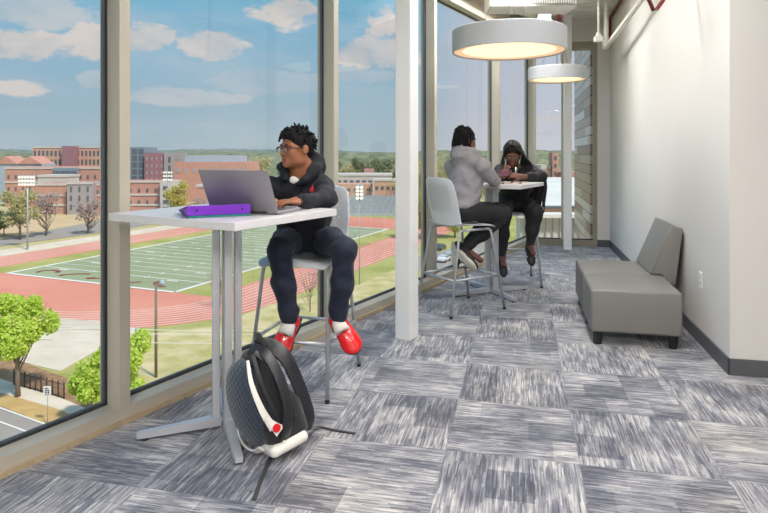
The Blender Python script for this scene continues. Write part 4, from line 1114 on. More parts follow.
gpoly('ground', [(-1400, -60), (1400, -60), (1400, 1700), (-1400, 1700)], M_tan, 0, th=1)
A0 = G(7.2, 273.8); A0.z = 0; e1 = V((.92, -.392, 0)).normalized(); e2 = V((.392, .92, 0)).normalized()
FWd = 42.4
def FP(a, b): return A0+e1*a+e2*b
# grass around, track, inner field
tr_ = [FP(-20, 0), FP(-20, 95), FP(62.5, 95), FP(62.5, 0)]
half = lambda c, rx, ry, b, s, n=24: [FP(c+rx*math.cos(PI*k/n)*1, b+s*ry*math.sin(PI*k/n)) for k in range(n+1)]
gpoly('lawn', [FP(-26, -42), FP(120, -60), FP(150, 160), FP(-26, 160)], M_grass, .04)
gpoly('track', half(21.2, 41.2, 29, 0, -1)+half(21.2, 41.2, 29, 95, 1)[::-1], M_track, .08)
lane = MB()
for k in range(9):
    rx, ry = 30.4+k*1.25, 19+k*1.2
    ring = half(21.2, rx, ry, 0, -1, 30)
    for p, q in zip(ring[:-1], ring[1:]):
        d = (q-p).normalized(); n_ = V((-d.y, d.x, 0))*.06; z = V((0, 0, GZ+.10)); lane.poly([p+n_+z, q+n_+z, q-n_+z, p-n_+z], .015)
    for (a0, b0) in ((21.2-rx, 0), (21.2+rx, 0)):
        p, q = FP(a0, 0), FP(a0, 95); n_ = e1*.06; lane.poly([p+n_+z, q+n_+z, q-n_+z, p-n_+z], .015)
tag(lane.build('track_lines', M_line), kind='structure')
gpoly('infield_grass', [FP(-7.5, 0), FP(-7.5, 95), FP(50, 95), FP(50, -0)], M_grass, .11)
gpoly('football_field', [FP(0, 0), FP(0, 95), FP(FWd, 95), FP(FWd, 0)], M_turf, .14)
ln = MB()
def line(a, b, w_=.3):
    d = (b-a).normalized(); n_ = V((-d.y, d.x, 0))*w_/2; z = V((0, 0, GZ+.17)); ln.poly([a+n_+z, b+n_+z, b-n_+z, a-n_+z], .02)
for p, q in ((FP(0, 0), FP(FWd, 0)), (FP(0, 0), FP(0, 95)), (FP(FWd, 0), FP(FWd, 95)), (FP(0, 95), FP(FWd, 95))): line(p, q, .75)
for k in range(21):
    b_ = 8+k*3.97; line(FP(0, b_), FP(FWd, b_), .17 if k else .28)
    for a_ in (14, 28.4): line(FP(a_, b_-.6), FP(a_, b_+.6), .5)
for k in range(0, 21, 2):
    b_ = 8+k*3.97
    for a_ in (7, 35.4): line(FP(a_-1.3, b_-.9), FP(a_+1.3, b_-.9), .45)
tag(ln.build('field_lines', M_line), kind='structure')
ez = MB()
for k in range(5):
    c_ = FP(6.5+k*7.3, 4); mbp = [c_+e1*(2.2*math.cos(x_))+e2*(1.6*math.sin(x_*1.0+k)) for x_ in [i*.45 for i in range(10)]]
    for p, q in zip(mbp[:-1], mbp[1:]):
        d = (q-p).normalized(); n_ = V((-d.y, d.x, 0))*.42; z = V((0, 0, GZ+.19)); ez.poly([p+n_+z, q+n_+z, q-n_+z, p-n_+z], .02)
tag(ez.build('end_zone_marks', M_endz), kind='structure')
gpoly('walkway', [FP(-20.5, -40), FP(-20.5, 120), FP(-29, 120), FP(-29, -40)], M_conc, .09)
gq = lambda pts: [G(*p) for p in pts]
gpoly('road', gq([(-60, 258), (-60, 251), (100, 221), (250, 205), (250, 209), (100, 233), (0, 246.5)]), M_road, .12)
gpoly('mulch_bank', gq([(-60, 243), (0, 239), (103, 219), (103, 211), (0, 222), (-60, 228)]), gmat('bank', C(204, 180, 146), .05, .1), .06)
# nearer: plaza, pavement, street
gpoly('plaza', gq([(45, 318), (103, 322), (140, 330), (95, 352), (60, 372), (20, 362), (30, 335)]), M_conc, .10)
gpoly('mulch', gq([(-60, 360), (20, 362), (70, 380), (140, 430), (60, 404), (0, 380), (-60, 366)]), M_mulch, .12)
gpoly('sidewalk', gq([(-60, 366), (0, 380), (60, 399), (140, 432), (140, 452), (60, 411), (0, 394), (-60, 380)]), M_conc, .15)
gpoly('verge', gq([(-60, 380), (0, 394), (60, 411), (140, 452), (110, 452), (50, 427), (0, 407), (-60, 390)]), gmat('verge_straw', C(190, 156, 112), .1, .5, C(206, 178, 120)), .13)
gpoly('street', gq([(-60, 390), (0, 407), (50, 427), (110, 452), (150, 520), (-60, 520)]), M_road, .10)
mb = MB()
for (p, q, w_) in (((-20, 416), (26, 433), .16), ((-20, 402), (50, 427.5), .16)):
    a, b = G(*p), G(*q); d = (b-a).normalized(); n_ = V((-d.y, d.x, 0))*w_/2; mb.poly([a+n_+V((0, 0, .16)), b+n_+V((0, 0, .16)), b-n_+V((0, 0, .16)), a-n_+V((0, 0, .16))], .04)
tag(mb.build('street_lines', M_line), kind='structure')
gpoly('hillside_grass', gq([(128, 336), (215, 327), (270, 305), (345, 290), (400, 268), (520, 240), (560, 300), (300, 520), (110, 470), (118, 380)]), gmat('hill_grass', C(182, 176, 112), .08, .3, C(218, 204, 164)), .09)
gpoly('parking_lot', gq([(395, 262), (480, 243), (520, 248), (520, 292), (440, 300), (425, 285)]), M_road, .12)
gpoly('lawn.001', gq([(405, 275), (428, 270), (440, 300), (470, 320), (410, 330)]), M_grass, .14)

# hills
M_hill = gmat('hill_woods', C(98, 112, 94), .1, .10, C(146, 150, 122)); M_hill2 = gmat('hill_woods_far', C(112, 126, 122), .08, .06, C(138, 146, 136))  # distance haze is mixed into the hill colours
def ridge(name, Y, base, amp, seed, m, dep=120):
    mb = MB(); R_ = random.Random(seed); n = 360; ph = [R_.uniform(0, 6) for _ in range(6)]
    rows = []
    for j in range(7):
        row = []
        for i in range(n+1):
            x = (-1.15+2.3*i/n)*Y
            h = base+amp*(.5*math.sin(x/Y*5+ph[0])+.3*math.sin(x/Y*13+ph[1])+.18*math.sin(x/Y*31+ph[2]))
            t = j/6; hh = GZ+(h-GZ)*math.sin(t*PI)**.6 if 0 < j < 6 else GZ
            jit = R_.uniform(-1, 1)*amp*.22 if 0 < j < 6 else 0
            row.append(mb.bm.verts.new(V((x+R_.uniform(-1, 1)*Y*.002, Y+dep*t*1.0+jit*3, hh+jit))))
        rows.append(row)
    for a, b in zip(rows, rows[1:]):
        for i in range(n): mb.bm.faces.new((a[i], a[i+1], b[i+1], b[i]))
    tag(mb.build(name, m, smooth=True), kind='structure')
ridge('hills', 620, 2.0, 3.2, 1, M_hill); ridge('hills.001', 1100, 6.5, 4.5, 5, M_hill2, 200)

# ---------------------------------------------------------------- buildings
M_brick = gmat('brick_red', C(196, 150, 138), .06, .3); M_brick2 = gmat('brick_orange', C(204, 166, 148), .06, .3); M_purp = gmat('plum_cladding', C(160, 122, 132), .05, .3)  # building colours paled to carry distance haze
M_gry = gmat('grey_cladding', C(170, 164, 168), .04, .3); M_stone = gmat('pale_stone', C(204, 200, 196), .04, .3); M_slate = gmat('slate_roof', C(168, 184, 200), .04, .3)
M_wing = mat('building_glass', C(104, 110, 122), .3); M_bluew = mat('blue_glazing', C(134, 152, 170), .25)
def bld(label, pxs, ytop, D, dep, m, win=None, band=None, roofm=None, gable=None, ztop=None, name='building', cat='building', group=None, zb=GZ, wm=None):
    x0, x1 = [(p-CX)*D/F for p in pxs]; zt = ztop if ztop is not None else H-(ytop-HY)*D/F
    c = V(((x0+x1)/2, D, GZ))
    r = empty(name, c, 0, label, cat, group)
    mb = MB(); mb.box(((x0+x1)/2, D+dep/2, (zt+zb)/2), (x1-x0, dep, zt-zb)); mb.build('walls', m, r, world=True)
    if roofm:
        mb = MB(); mb.box(((x0+x1)/2, D+dep/2, zt+.4), (x1-x0+.6, dep+.6, .9)); mb.build('roof', roofm, r, world=True)
    if gable:
        mb = MB(); n = gable; w_ = (x1-x0)/n
        for k in range(n):
            xa = x0+k*w_; a = [(xa, D-.5, zt), (xa+w_, D-.5, zt), (xa+w_/2, D-.5, zt+w_*.33)]
            mb.poly([V(p) for p in a], -dep, V((0, 1, 0)))
        mb.build('gable', M_brick, r, world=True)
    if band:
        for z in band:
            mb = MB(); zz = GZ+(zt-GZ)*z; mb.box(((x0+x1)/2, D-.05, zz), (x1-x0+.3, .5, .7)); mb.build('band', M_stone, r, world=True)
    if win:
        nx, nz, z0, z1, ww, hh = win
        for i in range(nx):
            for k in range(nz):
                xx = x0+(x1-x0)*(i+.5)/nx; zz = zt-(zt-GZ)*(z0+(z1-z0)*((k+.5)/nz))
                mb = MB(); mb.box((xx, D-.04, zz), ((x1-x0)/nx*ww, .3, (zt-GZ)*(z1-z0)/nz*hh)); mb.build('window', wm or M_wing, r, world=True)
    return r
bld('brick dormitory block with rows of windows, left of the plum stair tower', (33, 62), 148, 330, 25, M_brick2, (7, 3, .02, .55, .5, .6), roofm=M_stone)
bld('brick dormitory block with rows of windows, right of the plum stair tower', (76.5, 104), 148, 332, 25, M_brick2, (7, 3, .02, .55, .5, .6), roofm=M_stone)
bld('plum stair tower between the two brick dormitory blocks', (62, 73), 146, 326, 20, M_purp)
bld('low brick hall with two brick gables and a slate roof at far left', (-6, 42), 164, 292, 12, M_slate, gable=2)
bld('long brick building with a strip of blue glazing below the dormitories', (5, 106), 167, 272, 18, M_brick, (14, 2, .1, .7, .25, .3), band=(.97, .62))
bld('blue glazed section set in the long brick building', (53, 77), 168, 270.3, 1.3, M_bluew, (8, 3, .05, .6, .7, .75), wm=M_wing, name='glazed_entrance')
bld('pale grey low building with flat roof in front of the brick building', (38, 67), 177, 250, 10, M_stone, roofm=M_stone)
bld('curved-looking brick classroom building with pale bands, behind the left light pole', (36, 66.2), 184, 240, 9, M_brick, band=(.98, .62, .3))
bld('pale stone stair block with dark windows in the banded brick building', (67, 92), 183, 237, 12, M_gry, (3, 3, .05, .9, .22, .55), band=(.99,))
bld('banded brick wing at the right edge of the first window', (92, 112), 184, 241, 9, M_brick, (2, 2, .1, .8, .3, .35), band=(.98, .62, .3))
bld('tall blue glass tower beside the plum building', (118, 144.5), 147, 318, 18, M_bluew, (4, 6, .02, .8, .75, .75), wm=M_wing)
bld('plum coloured apartment block with three columns of windows', (144.5, 164), 153, 316, 18, M_purp, (4, 5, .05, .8, .28, .5), wm=M_gry)
bld('grey clad end block beside the plum building', (164, 175), 153, 315, 18, M_gry, (1, 3, .05, .6, .2, .6))
bld('brick building with pale bands and a stone stair block seen beside the table', (118, 160), 181, 236, 12, M_brick, (5, 2, .1, .8, .25, .3), band=(.98, .6, .3))
bld('pale stone stair block with dark windows behind the distant light pole', (160, 171), 181, 234, 12, M_stone, (1, 4, .1, .9, .4, .5))
bld('long red brick sports hall behind the laptop', (174, 247), 162, 300, 30, M_brick, (9, 1, .12, .3, .5, .6), wm=M_gry)
bld('pale rooftop storey on top of the long red brick sports hall', (185, 238), 155.5, 304, 20, M_slate, None, zb=H-(162-153)*300/610+.02)
bld('small brick hut with a white roof left of the laptop', (197, 209), 187, 215, 8, M_brick, None, roofm=M_stone)
bld('low white roofed building beyond the stands', (330, 392), 176, 330, 30, M_stone, (10, 1, .1, .5, .6, .5), roofm=M_stone)
bld('brick building below the white roofs, above the stands', (332, 372), 184, 300, 14, M_brick2, (6, 1, .15, .5, .5, .4))
bld('brick building left of the column, right above the stands', (374, 402), 181, 296, 14, M_brick2, (5, 1, .15, .5, .5, .4), roofm=M_stone)
bld('small brick rooftop block on the skyline', (364, 374), 169, 362, 8, M_brick)
bld('tall brick bell tower seen through the end window', (552.5, 558.5), 153, 260, 6, M_brick, (1, 5, .02, .7, .4, .5))
bld('pale brick block with many windows left of the bell tower', (541, 551), 165, 262, 12, M_stone, (5, 6, .05, .8, .5, .5), wm=M_brick)
bld('long red brick building right of the bell tower', (562, 604), 172, 255, 16, M_brick, (8, 2, .05, .6, .4, .4))
# stepped stands
r = empty('bleachers', G(369, 214), 0, 'grey metal stands beyond the football field', 'bleachers')
M_alu2 = gmat('aluminium_bench', C(176, 184, 188), .05, .5)
y0s, y1s = 232, 262; x0s = (338-CX)*y0s/F; x1s = (402-CX)*y0s/F
mb = MB()
for k in range(14):
    t_ = k/14; yy = y0s+(y1s-y0s)*t_; zz = GZ+1.0+5.2*t_
    mb.box(((x0s+x1s)/2+4*t_, yy, (zz+GZ)/2+.0), (x1s-x0s, 1.2, zz-GZ))
mb.build('tiers', M_alu2, r, world=True)
for k in range(12):
    t_ = k/11; xx = x0s+(x1s-x0s)*t_
    mb = MB(); mb.tube([V((xx, y0s-.8, GZ+1.6)), V((xx+4, y1s, GZ+7.8))], .10, 6); mb.build('aisle_rail', M_gry, r, world=True)

# ---------------------------------------------------------------- light poles
M_pole = mat('galvanised_pole', C(186, 188, 192), .5, .3); M_lampon = mat('floodlight_glass', C(255, 250, 235), .4, emis=C(255, 246, 222), estr=1.0); M_woodp = mat('wood_pole', C(128, 120, 104), .8)
def floodpole(px, ybase, ytop, rows, cols, wpx, label, rp=.16):
    b = G(px, ybase); D = b.y; zt = H-(ytop-HY)*D/F
    r = empty('stadium_light', b, 0, label, 'light pole')
    mb = MB(); mb.tube([(0, 0, 0), (0, 0, zt-GZ)], [rp*1.5, rp], 12); mb.build('pole', M_pole, r)
    W_ = wpx*D/F
    for k in range(rows):
        z = zt-GZ-.3-k*.88*D/150*1.0
        mb = MB(); mb.box((0, 0, z), (W_, .15, .15)); ca = mb.build('crossarm', M_pole, r)
        for i in range(cols):
            mb = MB(); x_ = (-.5+(i+.5)/cols)*W_; mb.lathe((x_, -.25, z-.1), [(0, .28), (.36, .25), (.42, .0), (.30, -.25), (0, -.3)], 12, V((0, -.85, -.5))); 
            mb.mi = 1; mb.ball((x_, -.48, z-.24), (.33, .12, .3), 10); mb.build('floodlight', [M_pole, M_lampon], ca)
    return r
floodpole(27.5, 250, 175, 3, 6, 17, 'tall stadium floodlight pole with three lit rows, at the left of the view')
floodpole(168, 217.5, 171, 3, 4, 10, 'distant stadium floodlight pole with lit lamps, left of the laptop')
floodpole(359.5, 285, 184, 4, 2, 8, 'thin stadium floodlight pole right of the seated student', .07)
b = G(156, 378); D = b.y
r = empty('utility_pole', b, 0, 'weathered wooden pole with a round lamp head on the grassy slope', 'pole')
mb = MB(); mb.tube([(0, 0, 0), (0, 0, H-(284-153)*D/F-GZ)], [.17, .13], 10); mb.build('pole', M_woodp, r)
zt = H-(284-153)*D/F-GZ
mb = MB(); mb.tube([(0, 0, zt-.25), (.35, 0, zt-.1), (.55, 0, zt)], .05, 8); mb.build('arm', M_pole, r)
mb = MB(); mb.ball((.66, 0, zt+.12), (.30, .3, .34), 14); mb.build('lamp_head', M_slate, r)
b = G(138, 395); zt = H-(330-153)*b.y/F-GZ
r = empty('street_lamp', b, 0, 'street lamp with a pale round head among the green leaves', 'street lamp')
mb = MB(); mb.tube([(0, 0, 0), (0, 0, zt)], .07, 8); mb.build('pole', M_pole, r)
mb = MB(); mb.ball((0, 0, zt), (.3, .3, .24), 14); mb.build('lamp_head', M_slate, r)
for i, (ya, yb) in enumerate(((322, 327), (327, 330), (336, 339))):
    a = P(-70, ya, 60+i); c = P(420, yb+2, 66+i); mid = (a+c)/2-V((0, 0, .5))
    mb = MB(); mb.tube(bez([a, mid, c], 20), .035, 6); o = mb.build('power_line', M_line)
    tag(o, 'thin pale overhead wire, %s of the three crossing the lower left view' % ('topmost', 'middle', 'lowest')[i], 'wire', 'overhead wires')
# sign
b = G(47.5, 425); D = b.y
r = empty('street_sign', b, 0, 'small white street sign with dark marks on a post by the kerb', 'sign')
zt = H-(386-153)*D/F-GZ
mb = MB(); mb.tube([(0, 0, 0), (0, 0, zt)], .035, 8); mb.build('post', M_pole, r)
mb = MB(); mb.box((0, -.05, zt-.45), (.68, .03, .9), None, .01); pl = mb.build('panel', M_line, r)
mb = MB()
for (x_, z_, w_, h_) in ((-.05, -.18, .34, .08), (.0, -.36, .40, .08), (-.1, -.54, .14, .16), (.12, -.54, .14, .16), (0, -.75, .42, .05)): mb.box((x_, -.07, zt+z_), (w_, .01, h_))
mb.build('marks', M_gasket, pl)
# fence
M_fen = mat('dark_fence', C(56, 44, 46), .6)
fpts = [G(14, 386), G(64, 400)]; dirv = fpts[1]-fpts[0]; n = 9
r = empty('fence', fpts[0], 0, 'dark metal picket fence beside the pavement under the left tree', 'fence')
for i in range(n+1):
    p = fpts[0]+dirv*i/n; mb = MB(); mb.tube([p, p+V((0, 0, 1.75))], .075, 6); mb.build('post', M_fen, r, world=True)
for z in (.25, 1.5):
    mb = MB(); mb.tube([fpts[0]+V((0, 0, z)), fpts[1]+V((0, 0, z))], .04, 6); mb.build('rail', M_fen, r, world=True)
mb = MB()
for i in range(n*7):
    p = fpts[0]+dirv*(i+.5)/(n*7); mb.tube([p+V((0, 0, .1)), p+V((0, 0, 1.55))], .014, 4)
mb.build('pickets', M_fen, r, world=True)

# ---------------------------------------------------------------- trees
def leafmat(name, c1, c2, rough=.6):
    m = bpy.data.materials.new(name); m.use_nodes = True; t = NT(m.node_tree); b = t.n['Principled BSDF']; b.inputs['Roughness'].default_value = rough
    oi = t.new('ShaderNodeNewGeometry').outputs['Random Per Island']
    t.put(b.inputs['Base Color'], t.mix(oi, c1, c2))
    tl = t.new('ShaderNodeBsdfTranslucent'); t.put(tl.inputs[0], t.mix(oi, c1, c2)); mx = t.new('ShaderNodeMixShader'); mx.inputs[0].default_value = .4
    t.put(mx.inputs[1], b.outputs[0]); t.put(mx.inputs[2], tl.outputs[0]); t.put(t.n['Material Output'].inputs[0], mx.outputs[0]); return m
M_lime = leafmat('spring_leaf', C(186, 216, 70), C(230, 242, 140)); M_olive = leafmat('olive_leaf', C(184, 182, 136), C(214, 206, 160)); M_dkg = leafmat('dark_leaf', C(124, 136, 104), C(156, 164, 126))
M_yel = leafmat('yellow_leaf', C(196, 190, 110), C(222, 214, 140)); M_tw = leafmat('bare_twig', C(178, 162, 156), C(206, 190, 186)); M_bark = mat('bark', C(140, 126, 116), .9, var=.2, scale=6)
def tree(b, h, cr, ch, leaf, label, n=1500, ls=.35, ck=1.0, group=None, bare=False, seed=0, trunk=.16, name='tree', zc=None):
    R_ = random.Random(seed); b = V(b); r = empty(name, b, 0, label, 'tree', group)
    mb = MB(); zc = zc or h-ch*.5
    mb.tube([(0, 0, 0), (R_.uniform(-.1, .1), 0, h*.3), (R_.uniform(-.3, .3), R_.uniform(-.3, .3), zc)], [trunk, trunk*.75, trunk*.35], 8)
    ends = []
    for k in range(9 if not bare else 26):
        a = R_.uniform(0, 2*PI); z0 = h*R_.uniform(.22, .55) if not bare else h*R_.uniform(.08, .6); q = R_.uniform(.5, .9)
        e = V((cr*q*math.cos(a), cr*q*math.sin(a), zc+ch*.4*R_.uniform(-.6, .9))) if not bare else V((cr*q*math.cos(a), cr*q*math.sin(a), min(h, z0+h*R_.uniform(.25, .5))))
        mid = V((0, 0, z0))*.5+e*.5+V((0, 0, -.05*h)); mb.tube([(0, 0, z0), mid, e], [trunk*.4, trunk*.25, trunk*.1], 5); ends.append(e)
        if bare:
            for j in range(3):
                q2 = mid.lerp(e, R_.random()); mb.tube([q2, q2+V((R_.uniform(-.6, .6), R_.uniform(-.6, .6), R_.uniform(.4, 1.2)))], [trunk*.12, trunk*.05], 4)
    mb.build('trunk', M_bark, r)
    if not bare or n:
        bm_ = MB(); cl = [(V((cr*.62*R_.uniform(-1, 1), cr*.62*R_.uniform(-1, 1), zc+ch*.34*R_.uniform(-1, 1))), ck*R_.uniform(.28, .48)) for _ in range(13)]
        cl.append((V((0, 0, zc)), .6*ck))
        for i in range(n):
            c_, s_ = R_.choice(cl); d = V((R_.gauss(0, 1), R_.gauss(0, 1), R_.gauss(0, 1))).normalized()*(R_.random()**.4)
            p = c_+V((d.x*cr*s_, d.y*cr*s_, d.z*ch*.5*s_*1.1)); 
            u = V((R_.gauss(0, 1), R_.gauss(0, 1), R_.gauss(0, 1))).normalized(); w_ = u.orthogonal().normalized(); l = ls*R_.uniform(.6, 1.2); k_ = u.cross(w_)*l*.18
            q = [p-u*l*.5, p+w_*l*.28+k_, p+u*l*.5, p-w_*l*.28+k_]
            vs = [bm_.bm.verts.new(x_) for x_ in q]; bm_.bm.faces.new((vs[0], vs[1], vs[2])); bm_.bm.faces.new((vs[0], vs[2], vs[3]))
        bm_.build('crown', leaf, r)
    return r
def ptree(px, ybase, ytop, wpx, frac, leaf, label, **kw):
    b = G(px, ybase); D = b.y; h = H-(ytop-HY)*D/F-GZ; cr = wpx*D/F/2
    return tree(b, h, cr, h*frac, leaf, label, **kw)
ptree(18, 398, 291, 74, .68, M_lime, 'bright green leafy tree at the left edge above the pavement', n=9000, ls=.44, ck=.74, seed=1, trunk=.26)
ptree(86, 426, 343, 50, .8, M_lime, 'bright green tree at the bottom right of the first window', n=7000, ls=.42, ck=.85, seed=2)
ptree(122, 421, 334, 56, .8, M_lime, 'bright green tree seen through the second window beside the mullion', n=7000, ls=.42, ck=.85, seed=3)
ptree(178, 222, 181, 26, .75, M_yel, 'yellow-green round tree left of the laptop', n=1800, ls=.9, seed=4, trunk=.3)
ptree(20, 240, 189, 34, .75, M_olive, 'olive tree just left of the left floodlight pole', n=1500, ls=1.0, seed=5, trunk=.35)
ptree(46, 236, 192, 30, .6, M_tw, 'bare greyish tree in front of the banded building', n=500, ls=.9, bare=True, seed=6, trunk=.3)
ptree(88, 234, 200, 34, .6, M_tw, 'bare greyish tree at the right of the first window', n=500, ls=.9, bare=True, seed=7, trunk=.3)
ptree(4, 236, 208, 44, .9, M_dkg, 'dark rounded shrubby tree at the far left edge', n=1800, ls=.9, seed=8)
ptree(200, 226, 196, 30, .6, M_tw, 'bare tree between the yellow tree and the brick hut', n=600, ls=.9, bare=True, seed=9, trunk=.25)
ptree(310, 312, 262, 38, .6, M_tw, 'bare young tree seen between the legs of the seated student', n=0, bare=True, seed=10, trunk=.09)
ptree(220, 308, 268, 26, .6, M_tw, 'bare young tree behind the near table legs', n=60, ls=.3, bare=True, seed=11, trunk=.08)
k = 0
for (px, D, w_) in ((6, 420, 34), (26, 430, 30), (46, 440, 22), (178, 430, 26), (212, 440, 30), (240, 430, 26), (262, 420, 28), (288, 430, 30), (330, 430, 26), (346, 420, 26), (362, 430, 26), (382, 400, 34), (405, 400, 30)):
    k += 1; yb = HY+14640/D; yt = 156+((k*37) % 7)
    ptree(px, yb, yt, w_, .85, (M_dkg, M_olive, M_dkg)[k % 3], 'rounded tree in the distant tree line on the horizon', n=900, ls=2.2, seed=20+k, group='distant horizon trees', trunk=.4)
near = ((412, 205, 160, 44, M_yel, 'yellow-green tree in the sliver between column and mullion'), (431, 212, 155, 44, M_olive, 'olive tree behind the mullion right of the column'), (448, 216, 150, 50, M_olive, 'tall olive tree left of the student in grey'),
        (472, 220, 152, 46, M_yel, 'yellow-green tree hidden mostly by the student in grey'), (424, 240, 188, 36, M_yel, 'lower yellow-green tree by the lawn near the column'), (455, 238, 180, 40, M_yel, 'lower yellow-green tree above the parked cars'), (494, 214, 158, 40, M_olive, 'olive tree between the two seated students'), (520, 214, 162, 40, M_dkg, 'dark green tree behind the student with braids'), (543, 206, 172, 24, M_olive, 'green tree at the left of the end window'))
for i, (px, yb, yt, w_, lf, lb) in enumerate(near): ptree(px, yb, yt, w_, .88, lf, lb, n=2600, ls=1.0, seed=50+i, trunk=.3)

# ---------------------------------------------------------------- parked cars
def car_mesh(m1):
    prof = [(-2.2, .35), (-2.2, .85), (-1.55, 1.0), (-.85, 1.45), (.75, 1.45), (1.45, .98), (2.15, .85), (2.2, .35)]
    mb = MB(); 
    for s in (0,):
        a = [mb.bm.verts.new(V((x, -.88, z))) for x, z in prof]; a2 = [mb.bm.verts.new(V((x, .88, z))) for x, z in prof]
        mb.bm.faces.new(a); mb.bm.faces.new(a2[::-1])
        for i in range(len(prof)): mb.bm.faces.new((a[i], a2[i], a2[(i+1) % 8], a[(i+1) % 8]))
    bmesh.ops.recalc_face_normals(mb.bm, faces=mb.bm.faces[:]); bmesh.ops.bevel(mb.bm, geom=mb.bm.edges[:], offset=.1, segments=2, affect='EDGES')
    return mb
M_tyre = mat('tyre', C(36, 36, 38), .8)
cols = [('white', C(226, 230, 234)), ('silver', C(186, 194, 202)), ('pale blue', C(176, 196, 214)), ('dark grey', C(92, 98, 106))]
for i, (px, py, ci, wh) in enumerate(((444, 262, 0, 'nearest the mullion'), (452, 256, 1, 'second in the row beside the white one'), (461, 263, 2, 'below the silver one'), (470, 256, 0, 'at the right end of the row'), (446, 277, 1, 'in the lower row by the window frame'), (459, 277, 0, 'in the lower row under the stool'), (440, 250, 3, 'in the far row'), (465, 248, 2, 'in the far row by the student'))):
    p = G(px, py, .12); nm, cc = cols[ci]
    r = empty('car', p, 1.1, '%s parked car %s' % (nm, wh), 'car', 'parked cars')
    car_mesh(None).build('body', mat('car_paint_'+nm, cc, .3, coat=.5), r, True, auto=True)
    mb = MB(); mb.box((-.05, 0, 1.2), (2.1, 1.80, .36), None, .1); mb.build('windows', M_wing, r)
    for x_ in (-1.4, 1.4):
        for s_ in (-.8, .8):
            mb = MB(); mb.lathe((x_, s_, .34), [(0, -.1), (.34, -.1), (.34, .1), (0, .1)], 16, V((0, 1, 0))); mb.build('wheel', M_tyre, r)

# ---------------------------------------------------------------- neighbouring roofs and the clad wall outside the end window
M_memb = gmat('white_membrane', C(232, 234, 232), .03, .2, C(214, 218, 216))
r = empty('lower_roof', V((9.5, 30, -1.3)), 0, 'big pale flat roof of the lower wing outside the end window', 'roof')
mb = MB(); mb.poly([V((7.2, 29.5, -1.2)), V((22, 29.5, -1.2)), V((22, 66, -1.2)), V((17.5, 66, -1.2)), V((11, 45, -1.2))], .3); mb.build('membrane', M_memb, r, world=True)
mb = MB(); mb.poly([V((7.2, 29.4, -1.2)), V((22, 29.4, -1.2)), V((22, 29.1, -1.2)), V((7.2, 29.1, -1.2))], 20); mb.build('brick_parapet', M_brick2, r, world=True)
mb = MB(); mb.poly([V((7.0, 29.5, -1.12)), V((22, 29.5, -1.12)), V((22, 29.0, -1.12)), V((7.0, 29.0, -1.12))], .1); mb.build('coping', M_wing, r, world=True)
r = empty('terrace_parapet', V((4.5, 14, -2)), 0, 'pale grey terrace parapet with a white ledge outside the end window', 'parapet')
mb = MB(); mb.poly([V((3.1, 13.9, -.02)), V((8, 13.9, -.02)), V((8, 14.3, -.02)), V((3.1, 14.3, -.02))], 6); mb.build('panel', gmat('ribbed_panel', C(206, 204, 200), .03, 2), r, world=True)
mb = MB(); mb.box((5.5, 13.95, .0), (5.0, .5, .08)); mb.build('ledge', M_memb, r, world=True)
mb = MB()
for k in range(30): mb.box((3.2+k*.16, 13.88, -1.5), (.02, .03, 2.9))
mb.build('ribs', M_gry, r, world=True)
# planks / stone courses
m = bpy.data.materials.new('clad_planks'); m.use_nodes = True; t = NT(m.node_tree); b_ = t.n['Principled BSDF']; b_.inputs['Roughness'].default_value = .35
x, y, z = t.sep(t.pos())[:3]; row = t.m('FLOOR', t.m('MULTIPLY', z, 6.5)); so = t.m('MULTIPLY', t.white(t.xyz(row, 3, 1)), 5)
pc = t.m('FLOOR', t.m('ADD', t.m('MULTIPLY', y, .35), so)); rnd = t.white(t.xyz(row, pc, 2))
fz = t.m('FRACT', t.m('MULTIPLY', z, 6.5)); sm = t.m('LESS_THAN', fz, .1)
col = t.ramp(rnd, [(0, C(142, 118, 108)), (.3, C(182, 162, 148)), (.6, C(204, 190, 182)), (1, C(226, 218, 214))])
t.put(b_.inputs['Base Color'], t.mix(sm, col, C(92, 80, 74)))
M_plank = m
q0 = EW(.26, -.22); q1 = q0+R*2.9
mb = MB(); mb.poly([q0+V((0, 0, 5)), q1+V((0, 0, 5)), q1+E*.35+V((0, 0, 5)), q0+E*.35+V((0, 0, 5))], 9)
tag(mb.build('clad_wall', M_plank), 'exterior wing wall clad in mixed brown planks, right side of the end window', 'wall')
# ================================================================ sky, sun, camera
w_ = bpy.data.worlds.new('sky'); sc.world = w_; w_.use_nodes = True
t = NT(w_.node_tree); bg = t.n['Background']
d = t.new('ShaderNodeTexCoord').outputs['Generated']
x, y, z = t.sep(d)[:3]
az = t.m('ARCTAN2', x, y); el = t.m('ARCSINE', z)
def sph(px, py):
    v = V(((px-CX)/F, 1, (HY-py)/F)).normalized(); return math.atan2(v.x, v.y), math.asin(v.z)
base = t.ramp(t.m('MULTIPLY', el, 2.0), [(0.0, C(174, 192, 202)), (.14, C(160, 186, 202)), (.30, C(148, 186, 210)), (.52, C(118, 182, 214)), (1.0, C(92, 160, 206))])
lav = t.ramp(t.m('MULTIPLY', el, 2.0), [(0.0, C(206, 208, 216)), (.15, C(196, 201, 215)), (.4, C(192, 201, 217)), (1.0, C(182, 195, 215))])
base = t.mix(t.sstep(az, .02, .16), base, lav)
vec = t.xyz(t.m('MULTIPLY', az, 1.0), t.m('MULTIPLY', el, 2.0), 0.0)
n1 = t.m('SUBTRACT', t.noise(vec, 19, 7, .62), .5); n2 = t.m('SUBTRACT', t.noise(vec, 5, 4, .6), .5)
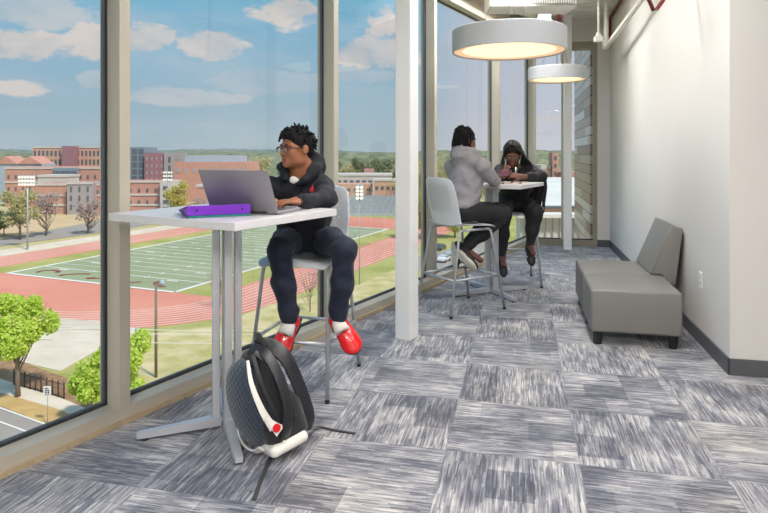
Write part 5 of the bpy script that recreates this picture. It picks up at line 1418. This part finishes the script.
# broad thin veils
veil = t.sstep(t.m('ADD', t.noise(t.xyz(t.m('MULTIPLY', az, 3), t.m('MULTIPLY', el, 14)), 1.3, 5, .6), 0), .45, .75)
base = t.mix(t.m('MULTIPLY', veil, .38), base, C(200, 204, 210))
def blob(px, py, rx, ry, k=1.0):
    a, e = sph(px, py); a2, _ = sph(px+rx, py); _, e2_ = sph(px, py-ry)
    u = t.m('DIVIDE', t.m('SUBTRACT', az, a), abs(a2-a)*1.22); v = t.m('DIVIDE', t.m('SUBTRACT', el, e), abs(e2_-e)*1.22)
    q = t.m('SUBTRACT', 1.0, t.m('ADD', t.m('MULTIPLY', u, u), t.m('MULTIPLY', v, v)))
    q = t.m('ADD', q, t.m('ADD', t.m('MULTIPLY', n1, 3.2), t.m('MULTIPLY', n2, 1.2)))
    return t.m('MULTIPLY', t.sstep(q, .05, .6), k)
cl = [(25, 8, 62, 20, .55), (12, 44, 62, 15, .95), (96, 41, 26, 17, .95), (146, 38, 28, 14, .85), (212, 46, 34, 15, .85), (20, 89, 26, 8, .85), (289, 13, 30, 16, .95), (94, 80, 16, 8, .35), (175, 97, 60, 9, .45), (270, 82, 60, 12, .25),
      (381, 22, 18, 15, .95), (376, 54, 46, 15, .85), (355, 76, 40, 8, .35), (560, 118, 40, 4, .6), (556, 133, 26, 3, .4), (470, 40, 50, 14, .2), (-120, 60, 100, 30, .8), (-260, 20, 120, 40, .8), (620, -60, 160, 50, .5)]
m_ = None
for c in cl:
    q = blob(*c); m_ = q if m_ is None else t.m('MAXIMUM', m_, q)
ccol = t.ramp(t.m('ADD', t.noise(vec, 9, 4), t.m('MULTIPLY', n1, .5)), [(.35, C(186, 192, 200)), (.6, C(222, 213, 208))])
fin = t.mix(m_, base, ccol)
fin = t.mix(t.sstep(el, -.02, -.10), fin, C(150, 150, 140))
t.put(bg.inputs[0], fin); bg.inputs[1].default_value = 1.0
s = bpy.data.lights.new('sun', 'SUN'); s.energy = 3.7; s.angle = math.radians(6); s.color = (1, .92, .80)
so_ = bpy.data.objects.new('sun', s); COL.objects.link(so_)
so_.rotation_euler = V((-.55, .55, -1.0)).to_track_quat('-Z', 'Y').to_euler()
cam = bpy.data.cameras.new('camera'); cam.sensor_width = 36; cam.lens = F/768*36; cam.shift_y = -(256.5-HY)/768
cam.clip_start = .05; cam.clip_end = 4000
co_ = bpy.data.objects.new('camera', cam); COL.objects.link(co_); co_.location = (0, 0, H); co_.rotation_euler = (PI/2, 0, 0)
sc.camera = co_
sc.view_settings.view_transform = 'Standard'; sc.view_settings.look = 'None'; sc.view_settings.exposure = 0.0; sc.view_settings.gamma = 1.0; sc.view_settings.use_curve_mapping = False
try:
    sc.cycles.use_denoising = True; sc.cycles.denoiser = 'OPENIMAGEDENOISE'; sc.cycles.max_bounces = 8; sc.cycles.transparent_max_bounces = 24; sc.cycles.sample_clamp_indirect = 8; sc.cycles.caustics_reflective = False; sc.cycles.caustics_refractive = False
except Exception: pass
